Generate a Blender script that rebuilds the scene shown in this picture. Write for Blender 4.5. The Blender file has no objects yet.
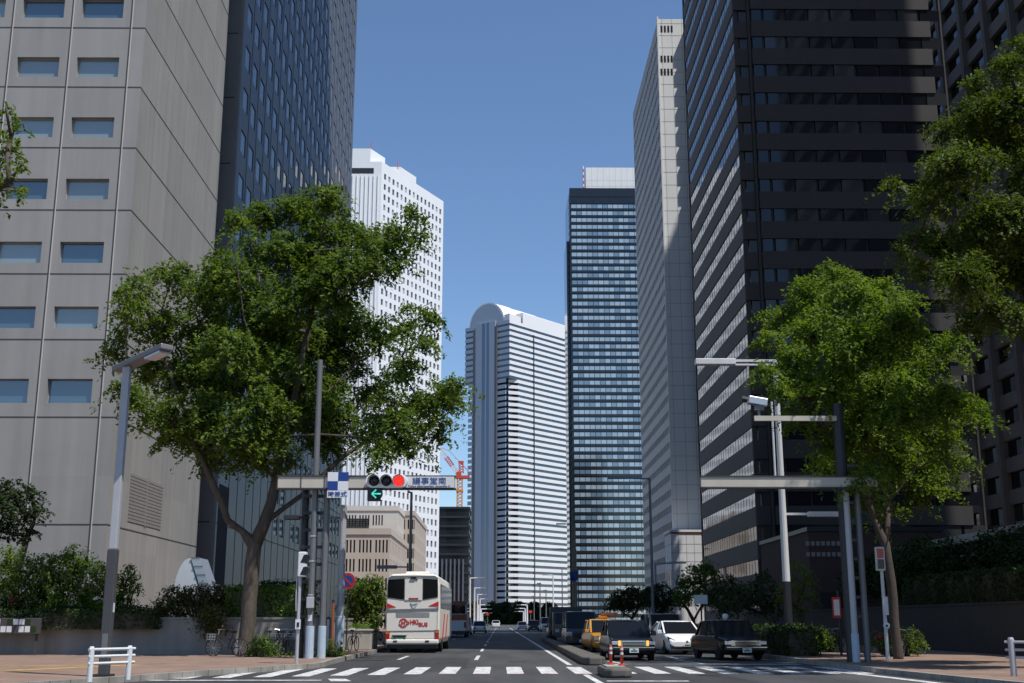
SKY, SUN, EXPO = 0.115, 4.1, 0.27
import bpy, math, random
import numpy as np
from mathutils import Vector, Matrix
R = math.radians
random.seed(11)
rng = np.random.default_rng(11)
scn = bpy.context.scene
col = scn.collection
V = Vector

# ------------------------------------------------------------------ camera geometry
F_PX, CX, CY, CAM_H = 1188.0, 512.0, 341.5, 1.4
TILT = math.atan(280.5 / F_PX)
YAW = math.atan(12 / F_PX * math.cos(TILT))
_ct, _st, _cy, _sy = math.cos(TILT), math.sin(TILT), math.cos(YAW), math.sin(YAW)

def at(px, py, Y):
    """the point at distance Y down the street that the photograph shows at (px, py)"""
    u = (px - CX) / F_PX; v = (CY - py) / F_PX
    y = _ct - v * _st; z = _st + v * _ct
    x2 = u * _cy + y * _sy; y2 = -u * _sy + y * _cy
    k = Y / y2
    return V((x2 * k, Y, CAM_H + z * k))

def proj(p):
    X, Y, Z = p[0], p[1], p[2] - CAM_H
    x = X * _cy - Y * _sy; y = X * _sy + Y * _cy
    d = max(0.1, y * _ct + Z * _st); up = -y * _st + Z * _ct
    return (CX + F_PX * x / d, CY - F_PX * up / d)

# ------------------------------------------------------------------ mesh builder
ORIG = {}

class MB:
    def __init__(s):
        s.v = []; s.f = []
    def poly(s, pts):
        i = len(s.v); s.v.extend([tuple(p) for p in pts]); s.f.append(tuple(range(i, i + len(pts))))
    def ring_loft(s, rings, cap=True):
        n = len(rings[0]); b = len(s.v)
        for r in rings: s.v.extend([tuple(p) for p in r])
        for k in range(len(rings) - 1):
            for j in range(n):
                a = b + k * n + j; c = b + k * n + (j + 1) % n
                s.f.append((a, c, c + n, a + n))
        if cap:
            s.f.append(tuple(b + j for j in reversed(range(n))))
            e = b + (len(rings) - 1) * n
            s.f.append(tuple(e + j for j in range(n)))
    def box(s, x0, x1, y0, y1, z0, z1, M=None):
        p = [V((x, y, z)) for z in (z0, z1) for y in (y0, y1) for x in (x0, x1)]
        if M is not None: p = [M @ q for q in p]
        i = len(s.v); s.v.extend([tuple(q) for q in p])
        for f in ((0, 2, 3, 1), (4, 5, 7, 6), (0, 1, 5, 4), (2, 6, 7, 3), (0, 4, 6, 2), (1, 3, 7, 5)):
            s.f.append(tuple(i + k for k in f))
    def bar(s, a, b, w, h=None, up=V((0, 0, 1))):
        """rectangular bar from a to b, width w, height h"""
        a, b = V(a), V(b); h = h or w
        d = (b - a).normalized()
        if abs(d.dot(up)) > 0.98: up = V((0, 1, 0))
        x = d.cross(up).normalized(); z = x.cross(d)
        r = []
        for p in (a, b):
            r.append([p + x * (sx * w / 2) + z * (sz * h / 2) for sx, sz in ((-1, -1), (1, -1), (1, 1), (-1, 1))])
        s.ring_loft(r)
    def tube(s, pts, rad, n=8):
        pts = [V(p) for p in pts]
        if not isinstance(rad, (list, tuple)): rad = [rad] * len(pts)
        rings = []; prev = None
        for i, p in enumerate(pts):
            d = (pts[min(i + 1, len(pts) - 1)] - pts[max(i - 1, 0)]).normalized()
            if prev is None:
                ref = V((0, 0, 1)) if abs(d.z) < 0.9 else V((1, 0, 0))
                x = d.cross(ref).normalized()
            else:
                x = (prev - d * prev.dot(d)).normalized()
            prev = x; y = d.cross(x)
            rings.append([p + (x * math.cos(2 * math.pi * k / n) + y * math.sin(2 * math.pi * k / n)) * rad[i] for k in range(n)])
        s.ring_loft(rings)
    def lathe(s, prof, n=20, M=None):
        """prof = [(radius, height)...] about Z"""
        rings = []
        for r, z in prof:
            ring = [V((r * math.cos(2 * math.pi * k / n), r * math.sin(2 * math.pi * k / n), z)) for k in range(n)]
            if M is not None: ring = [M @ q for q in ring]
            rings.append(ring)
        s.ring_loft(rings)
    def prism(s, pts, d):
        d = V(d); a = [V(p) for p in pts]
        s.ring_loft([a, [p + d for p in a]])
    def sphere(s, c, r, n=10, m=6, sc=(1, 1, 1)):
        c = V(c); rings = []
        for j in range(m + 1):
            t = math.pi * (j + 0.02) / (m + 0.04)
            rings.append([c + V((r * sc[0] * math.sin(t) * math.cos(2 * math.pi * k / n), r * sc[1] * math.sin(t) * math.sin(2 * math.pi * k / n), -r * sc[2] * math.cos(t))) for k in range(n)])
        s.ring_loft(rings)
    def build(s, name, mat, parent=None, smooth=False, bevel=0.0, seg=2, world=False):
        me = bpy.data.meshes.new(name)
        vs = s.v
        if world and parent is not None:
            o = ORIG[parent.name]; vs = [(a - o[0], b - o[1], c - o[2]) for a, b, c in vs]
        me.from_pydata(vs, [], s.f)
        me.materials.append(mat); me.update()
        o = bpy.data.objects.new(name, me); col.objects.link(o)
        if parent is not None: o.parent = parent
        else: ORIG[o.name] = (0, 0, 0)
        if parent is not None and parent.name in ORIG: ORIG[o.name] = ORIG[parent.name]
        if smooth:
            me.polygons.foreach_set('use_smooth', [True] * len(me.polygons))
        if bevel > 0:
            m = o.modifiers.new('bevel', 'BEVEL'); m.width = bevel; m.segments = seg; m.limit_method = 'ANGLE'; m.angle_limit = R(35)
        return o

def tag(o, label=None, cat=None, group=None, kind=None):
    if label: o['label'] = label
    if cat: o['category'] = cat
    if group: o['group'] = group
    if kind: o['kind'] = kind
    return o

def thing(name, label, cat, loc=(0, 0, 0), rz=0.0, group=None):
    o = bpy.data.objects.new(name, None); col.objects.link(o)
    o.empty_display_size = 0.3
    o.location = loc; o.rotation_euler = (0, 0, rz)
    ORIG[o.name] = tuple(loc)
    return tag(o, label, cat, group)

def copy_tree(o, parent=None):
    c = o.copy(); col.objects.link(c); c.parent = parent
    for ch in list(o.children): copy_tree(ch, c)
    return c

def dup(o, loc, rz, label):
    c = copy_tree(o); c.location = loc; c.rotation_euler = (0, 0, rz); c['label'] = label
    return c

# ------------------------------------------------------------------ materials
def nt(m):
    m.use_nodes = True
    t = m.node_tree; t.nodes.clear()
    out = t.nodes.new('ShaderNodeOutputMaterial')
    return t, out

def mat(name, c, rough=0.7, metal=0.0, var=0.12, scale=3.0, bump=0.0, bscale=40.0, ior=1.45, streak=0.0, spec=0.5, isl=0.0, stretch=None, joint=0.0, panel=None):
    m = bpy.data.materials.new(name); t, out = nt(m)
    b = t.nodes.new('ShaderNodeBsdfPrincipled')
    b.inputs['Roughness'].default_value = rough; b.inputs['Metallic'].default_value = metal
    b.inputs['IOR'].default_value = ior
    if 'Specular IOR Level' in b.inputs: b.inputs['Specular IOR Level'].default_value = spec
    tc = t.nodes.new('ShaderNodeTexCoord')
    src = tc.outputs['Object']
    if stretch:
        mp = t.nodes.new('ShaderNodeMapping'); mp.inputs['Scale'].default_value = stretch
        t.links.new(src, mp.inputs[0]); src = mp.outputs[0]
    val = None
    def add(v, w):
        mm = t.nodes.new('ShaderNodeMath'); mm.operation = 'MULTIPLY_ADD'
        t.links.new(v, mm.inputs[0]); mm.inputs[1].default_value = 2 * w; mm.inputs[2].default_value = -w
        return mm.outputs[0]
    terms = []
    if var > 0:
        n = t.nodes.new('ShaderNodeTexNoise'); n.inputs['Scale'].default_value = scale; n.inputs['Detail'].default_value = 6; n.inputs['Roughness'].default_value = 0.65
        t.links.new(src, n.inputs['Vector']); terms.append(add(n.outputs['Fac'], var * 1.6))
    if streak > 0:
        mp = t.nodes.new('ShaderNodeMapping'); mp.inputs['Scale'].default_value = (1.3, 1.3, 0.07)
        t.links.new(tc.outputs['Object'], mp.inputs[0])
        n = t.nodes.new('ShaderNodeTexNoise'); n.inputs['Scale'].default_value = 1.0; n.inputs['Detail'].default_value = 4
        t.links.new(mp.outputs[0], n.inputs['Vector']); terms.append(add(n.outputs['Fac'], streak * 1.6))
    if panel:
        px, pz, x0, z0, amt = panel
        sx_ = t.nodes.new('ShaderNodeSeparateXYZ'); t.links.new(tc.outputs['Object'], sx_.inputs[0])
        cb = t.nodes.new('ShaderNodeCombineXYZ')
        for i, (k_, o_) in enumerate(((px, x0), (3.1, 0.001), (pz, z0))):
            a = t.nodes.new('ShaderNodeMath'); a.operation = 'ADD'; a.inputs[1].default_value = o_; t.links.new(sx_.outputs[i], a.inputs[0])
            d_ = t.nodes.new('ShaderNodeMath'); d_.operation = 'DIVIDE'; d_.inputs[1].default_value = k_; t.links.new(a.outputs[0], d_.inputs[0])
            fl_ = t.nodes.new('ShaderNodeMath'); fl_.operation = 'FLOOR'; t.links.new(d_.outputs[0], fl_.inputs[0]); t.links.new(fl_.outputs[0], cb.inputs[i])
        wn = t.nodes.new('ShaderNodeTexWhiteNoise'); t.links.new(cb.outputs[0], wn.inputs['Vector']); terms.append(add(wn.outputs['Value'], amt))
    if joint > 0:
        sx_ = t.nodes.new('ShaderNodeSeparateXYZ'); t.links.new(tc.outputs['Object'], sx_.inputs[0])
        d_ = t.nodes.new('ShaderNodeMath'); d_.operation = 'DIVIDE'; d_.inputs[1].default_value = joint; t.links.new(sx_.outputs[1], d_.inputs[0])
        fr_ = t.nodes.new('ShaderNodeMath'); fr_.operation = 'FRACT'; t.links.new(d_.outputs[0], fr_.inputs[0])
        lt = t.nodes.new('ShaderNodeMath'); lt.operation = 'LESS_THAN'; lt.inputs[1].default_value = 0.045; t.links.new(fr_.outputs[0], lt.inputs[0])
        ng = t.nodes.new('ShaderNodeMath'); ng.operation = 'MULTIPLY'; ng.inputs[1].default_value = -0.6; t.links.new(lt.outputs[0], ng.inputs[0]); terms.append(ng.outputs[0])
    if isl > 0:
        g = t.nodes.new('ShaderNodeNewGeometry'); oi = t.nodes.new('ShaderNodeObjectInfo')
        a = t.nodes.new('ShaderNodeMath'); a.operation = 'ADD'
        t.links.new(g.outputs['Random Per Island'], a.inputs[0]); t.links.new(oi.outputs['Random'], a.inputs[1])
        fr = t.nodes.new('ShaderNodeMath'); fr.operation = 'FRACT'; t.links.new(a.outputs[0], fr.inputs[0])
        terms.append(add(fr.outputs[0], isl))
    if terms:
        s = terms[0]
        for x in terms[1:]:
            a = t.nodes.new('ShaderNodeMath'); a.operation = 'ADD'; t.links.new(s, a.inputs[0]); t.links.new(x, a.inputs[1]); s = a.outputs[0]
        a = t.nodes.new('ShaderNodeMath'); a.operation = 'ADD'; a.inputs[1].default_value = 1.0; t.links.new(s, a.inputs[0])
        vm = t.nodes.new('ShaderNodeVectorMath'); vm.operation = 'SCALE'; vm.inputs[0].default_value = c
        t.links.new(a.outputs[0], vm.inputs['Scale']); t.links.new(vm.outputs[0], b.inputs['Base Color'])
    else:
        b.inputs['Base Color'].default_value = (*c, 1)
    if bump > 0:
        n = t.nodes.new('ShaderNodeTexNoise'); n.inputs['Scale'].default_value = bscale; n.inputs['Detail'].default_value = 4
        t.links.new(src, n.inputs['Vector'])
        bp = t.nodes.new('ShaderNodeBump'); bp.inputs['Strength'].default_value = bump; bp.inputs['Distance'].default_value = 0.02
        t.links.new(n.outputs['Fac'], bp.inputs['Height']); t.links.new(bp.outputs[0], b.inputs['Normal'])
    t.links.new(b.outputs[0], out.inputs[0])
    return m

def emit(name, c, s):
    m = bpy.data.materials.new(name); t, out = nt(m)
    b = t.nodes.new('ShaderNodeBsdfPrincipled'); b.inputs['Base Color'].default_value = (*[x * 0.6 for x in c], 1)
    b.inputs['Emission Color'].default_value = (*c, 1); b.inputs['Emission Strength'].default_value = s
    b.inputs['Roughness'].default_value = 0.25
    t.links.new(b.outputs[0], out.inputs[0]); return m

def panes(name, dark, light, share, rough=0.04, ior=1.8, wob=0.0):
    """window glass: most panes show the dark room, a share of them pale blinds"""
    m = bpy.data.materials.new(name); t, out = nt(m)
    b = t.nodes.new('ShaderNodeBsdfPrincipled'); b.inputs['Roughness'].default_value = rough; b.inputs['IOR'].default_value = ior
    g = t.nodes.new('ShaderNodeNewGeometry'); oi = t.nodes.new('ShaderNodeObjectInfo')
    a = t.nodes.new('ShaderNodeMath'); a.operation = 'ADD'
    t.links.new(g.outputs['Random Per Island'], a.inputs[0]); t.links.new(oi.outputs['Random'], a.inputs[1])
    fr = t.nodes.new('ShaderNodeMath'); fr.operation = 'FRACT'; t.links.new(a.outputs[0], fr.inputs[0])
    r = t.nodes.new('ShaderNodeValToRGB')
    e = r.color_ramp.elements
    e[0].position = 0.0; e[0].color = (*light, 1)
    e[1].position = min(0.98, share + 0.06); e[1].color = (*dark, 1)
    k = e.new(max(0.01, share - 0.05)); k.color = (*[0.75 * x for x in light], 1)
    t.links.new(fr.outputs[0], r.inputs[0]); t.links.new(r.outputs[0], b.inputs['Base Color'])
    if wob > 0:
        tc = t.nodes.new('ShaderNodeTexCoord')
        n = t.nodes.new('ShaderNodeTexNoise'); n.inputs['Scale'].default_value = 0.25; n.inputs['Detail'].default_value = 1
        t.links.new(tc.outputs['Object'], n.inputs['Vector'])
        bp = t.nodes.new('ShaderNodeBump'); bp.inputs['Strength'].default_value = wob; bp.inputs['Distance'].default_value = 0.3
        t.links.new(n.outputs['Fac'], bp.inputs['Height']); t.links.new(bp.outputs[0], b.inputs['Normal'])
    t.links.new(b.outputs[0], out.inputs[0]); return m

def leafmat(name, c1, c2, trans=0.35):
    m = bpy.data.materials.new(name); t, out = nt(m)
    g = t.nodes.new('ShaderNodeNewGeometry')
    r = t.nodes.new('ShaderNodeValToRGB'); r.color_ramp.elements[0].color = (*c1, 1); r.color_ramp.elements[1].color = (*c2, 1)
    tc = t.nodes.new('ShaderNodeTexCoord'); nz = t.nodes.new('ShaderNodeTexNoise'); nz.inputs['Scale'].default_value = 0.9; nz.inputs['Detail'].default_value = 3
    t.links.new(tc.outputs['Object'], nz.inputs['Vector'])
    ma = t.nodes.new('ShaderNodeMath'); ma.operation = 'MULTIPLY_ADD'; ma.inputs[1].default_value = 1.5; ma.inputs[2].default_value = -0.72; t.links.new(nz.outputs['Fac'], ma.inputs[0])
    mb_ = t.nodes.new('ShaderNodeMath'); mb_.operation = 'MULTIPLY_ADD'; mb_.inputs[1].default_value = 0.75; t.links.new(g.outputs['Random Per Island'], mb_.inputs[0]); t.links.new(ma.outputs[0], mb_.inputs[2])
    mb_.use_clamp = False
    ad = t.nodes.new('ShaderNodeMath'); ad.operation = 'ADD'; ad.inputs[1].default_value = 0.12; ad.use_clamp = True; t.links.new(mb_.outputs[0], ad.inputs[0])
    t.links.new(ad.outputs[0], r.inputs[0])
    b = t.nodes.new('ShaderNodeBsdfPrincipled'); b.inputs['Roughness'].default_value = 0.6
    if 'Specular IOR Level' in b.inputs: b.inputs['Specular IOR Level'].default_value = 0.18
    t.links.new(r.outputs[0], b.inputs['Base Color'])
    tr = t.nodes.new('ShaderNodeBsdfTranslucent')
    vm = t.nodes.new('ShaderNodeVectorMath'); vm.operation = 'MULTIPLY'; vm.inputs[1].default_value = (1.5, 1.5, 0.5)
    t.links.new(r.outputs[0], vm.inputs[0]); t.links.new(vm.outputs[0], tr.inputs['Color'])
    mx = t.nodes.new('ShaderNodeMixShader'); mx.inputs[0].default_value = trans
    t.links.new(b.outputs[0], mx.inputs[1]); t.links.new(tr.outputs[0], mx.inputs[2]); t.links.new(mx.outputs[0], out.inputs[0])
    return m

def paving(name, c, c2, sx, sy, mortar):
    m = bpy.data.materials.new(name); t, out = nt(m)
    b = t.nodes.new('ShaderNodeBsdfPrincipled'); b.inputs['Roughness'].default_value = 0.85
    tc = t.nodes.new('ShaderNodeTexCoord')
    br = t.nodes.new('ShaderNodeTexBrick')
    br.inputs['Color1'].default_value = (*c, 1); br.inputs['Color2'].default_value = (*c2, 1); br.inputs['Mortar'].default_value = (*mortar, 1)
    br.inputs['Scale'].default_value = 1; br.inputs['Brick Width'].default_value = sx; br.inputs['Row Height'].default_value = sy
    br.inputs['Mortar Size'].default_value = 0.008
    t.links.new(tc.outputs['Object'], br.inputs['Vector'])
    n = t.nodes.new('ShaderNodeTexNoise'); n.inputs['Scale'].default_value = 0.8; n.inputs['Detail'].default_value = 7
    t.links.new(tc.outputs['Object'], n.inputs['Vector'])
    mx = t.nodes.new('ShaderNodeMix'); mx.data_type = 'RGBA'; mx.blend_type = 'MULTIPLY'; mx.inputs[0].default_value = 0.7
    r = t.nodes.new('ShaderNodeValToRGB'); r.color_ramp.elements[0].position = 0.3; r.color_ramp.elements[0].color = (0.55, 0.55, 0.55, 1); r.color_ramp.elements[1].position = 0.7
    t.links.new(n.outputs['Fac'], r.inputs[0])
    t.links.new(br.outputs['Color'], mx.inputs['A']); t.links.new(r.outputs[0], mx.inputs['B'])
    t.links.new(mx.outputs['Result'], b.inputs['Base Color']); t.links.new(b.outputs[0], out.inputs[0]); return m

def asphalt():
    m = bpy.data.materials.new('asphalt'); t, out = nt(m)
    b = t.nodes.new('ShaderNodeBsdfPrincipled'); b.inputs['Roughness'].default_value = 0.85
    tc = t.nodes.new('ShaderNodeTexCoord')
    mp = t.nodes.new('ShaderNodeMapping'); mp.inputs['Scale'].default_value = (1.0, 0.12, 1)
    t.links.new(tc.outputs['Object'], mp.inputs[0])
    n1 = t.nodes.new('ShaderNodeTexNoise'); n1.inputs['Scale'].default_value = 0.9; n1.inputs['Detail'].default_value = 6
    t.links.new(mp.outputs[0], n1.inputs['Vector'])
    n2 = t.nodes.new('ShaderNodeTexNoise'); n2.inputs['Scale'].default_value = 25; n2.inputs['Detail'].default_value = 4
    t.links.new(tc.outputs['Object'], n2.inputs['Vector'])
    r1 = t.nodes.new('ShaderNodeValToRGB'); r1.color_ramp.elements[0].position = 0.3; r1.color_ramp.elements[0].color = (0.036, 0.037, 0.039, 1)
    r1.color_ramp.elements[1].position = 0.72; r1.color_ramp.elements[1].color = (0.072, 0.072, 0.071, 1)
    t.links.new(n1.outputs['Fac'], r1.inputs[0])
    mx = t.nodes.new('ShaderNodeMix'); mx.data_type = 'RGBA'; mx.blend_type = 'OVERLAY'; mx.inputs[0].default_value = 0.5
    t.links.new(r1.outputs[0], mx.inputs['A']); t.links.new(n2.outputs['Fac'], mx.inputs['B'])
    # repaired patches (cells of a stretched Voronoi), hair cracks and darker wheel tracks
    mp2 = t.nodes.new('ShaderNodeMapping'); mp2.inputs['Scale'].default_value = (0.28, 0.075, 1); t.links.new(tc.outputs['Object'], mp2.inputs[0])
    vo = t.nodes.new('ShaderNodeTexVoronoi'); vo.distance = 'CHEBYCHEV'; vo.inputs['Scale'].default_value = 1.0; t.links.new(mp2.outputs[0], vo.inputs['Vector'])
    rp = t.nodes.new('ShaderNodeValToRGB'); rp.color_ramp.interpolation = 'CONSTANT'; e = rp.color_ramp.elements
    e[0].color = (0.6, 0.6, 0.62, 1); e[1].position = 0.18; e[1].color = (1, 1, 1, 1); k = e.new(0.72); k.color = (1.14, 1.13, 1.1, 1)
    t.links.new(vo.outputs['Color'], rp.inputs[0])
    vc = t.nodes.new('ShaderNodeTexVoronoi'); vc.feature = 'DISTANCE_TO_EDGE'; vc.inputs['Scale'].default_value = 0.35
    nw = t.nodes.new('ShaderNodeTexNoise'); nw.inputs['Scale'].default_value = 1.3; nw.inputs['Detail'].default_value = 4; t.links.new(tc.outputs['Object'], nw.inputs['Vector'])
    av = t.nodes.new('ShaderNodeVectorMath'); av.operation = 'ADD'; t.links.new(tc.outputs['Object'], av.inputs[0]); t.links.new(nw.outputs['Color'], av.inputs[1]); t.links.new(av.outputs[0], vc.inputs['Vector'])
    rc = t.nodes.new('ShaderNodeValToRGB'); rc.color_ramp.elements[0].color = (0.5, 0.5, 0.5, 1); rc.color_ramp.elements[1].position = 0.012; t.links.new(vc.outputs['Distance'], rc.inputs[0])
    last = mx.outputs['Result']
    for s_ in (rp.outputs['Color'], rc.outputs['Color']):
        mm = t.nodes.new('ShaderNodeMix'); mm.data_type = 'RGBA'; mm.blend_type = 'MULTIPLY'; mm.inputs[0].default_value = 0.85
        t.links.new(last, mm.inputs['A']); t.links.new(s_, mm.inputs['B']); last = mm.outputs['Result']
    t.links.new(last, b.inputs['Base Color'])
    t.links.new(b.outputs[0], out.inputs[0]); return m

def worn_paint(name, c, c2, lo=0.38, hi=0.5):
    m = bpy.data.materials.new(name); t, out = nt(m)
    b = t.nodes.new('ShaderNodeBsdfPrincipled'); b.inputs['Roughness'].default_value = 0.7
    tc = t.nodes.new('ShaderNodeTexCoord')
    n = t.nodes.new('ShaderNodeTexNoise'); n.inputs['Scale'].default_value = 3.5; n.inputs['Detail'].default_value = 8; n.inputs['Roughness'].default_value = 0.75
    t.links.new(tc.outputs['Object'], n.inputs['Vector'])
    r = t.nodes.new('ShaderNodeValToRGB'); r.color_ramp.elements[0].position = lo; r.color_ramp.elements[0].color = (*c2, 1)
    r.color_ramp.elements[1].position = hi; r.color_ramp.elements[1].color = (*c, 1)
    t.links.new(n.outputs['Fac'], r.inputs[0]); t.links.new(r.outputs[0], b.inputs['Base Color'])
    t.links.new(b.outputs[0], out.inputs[0]); return m

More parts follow.
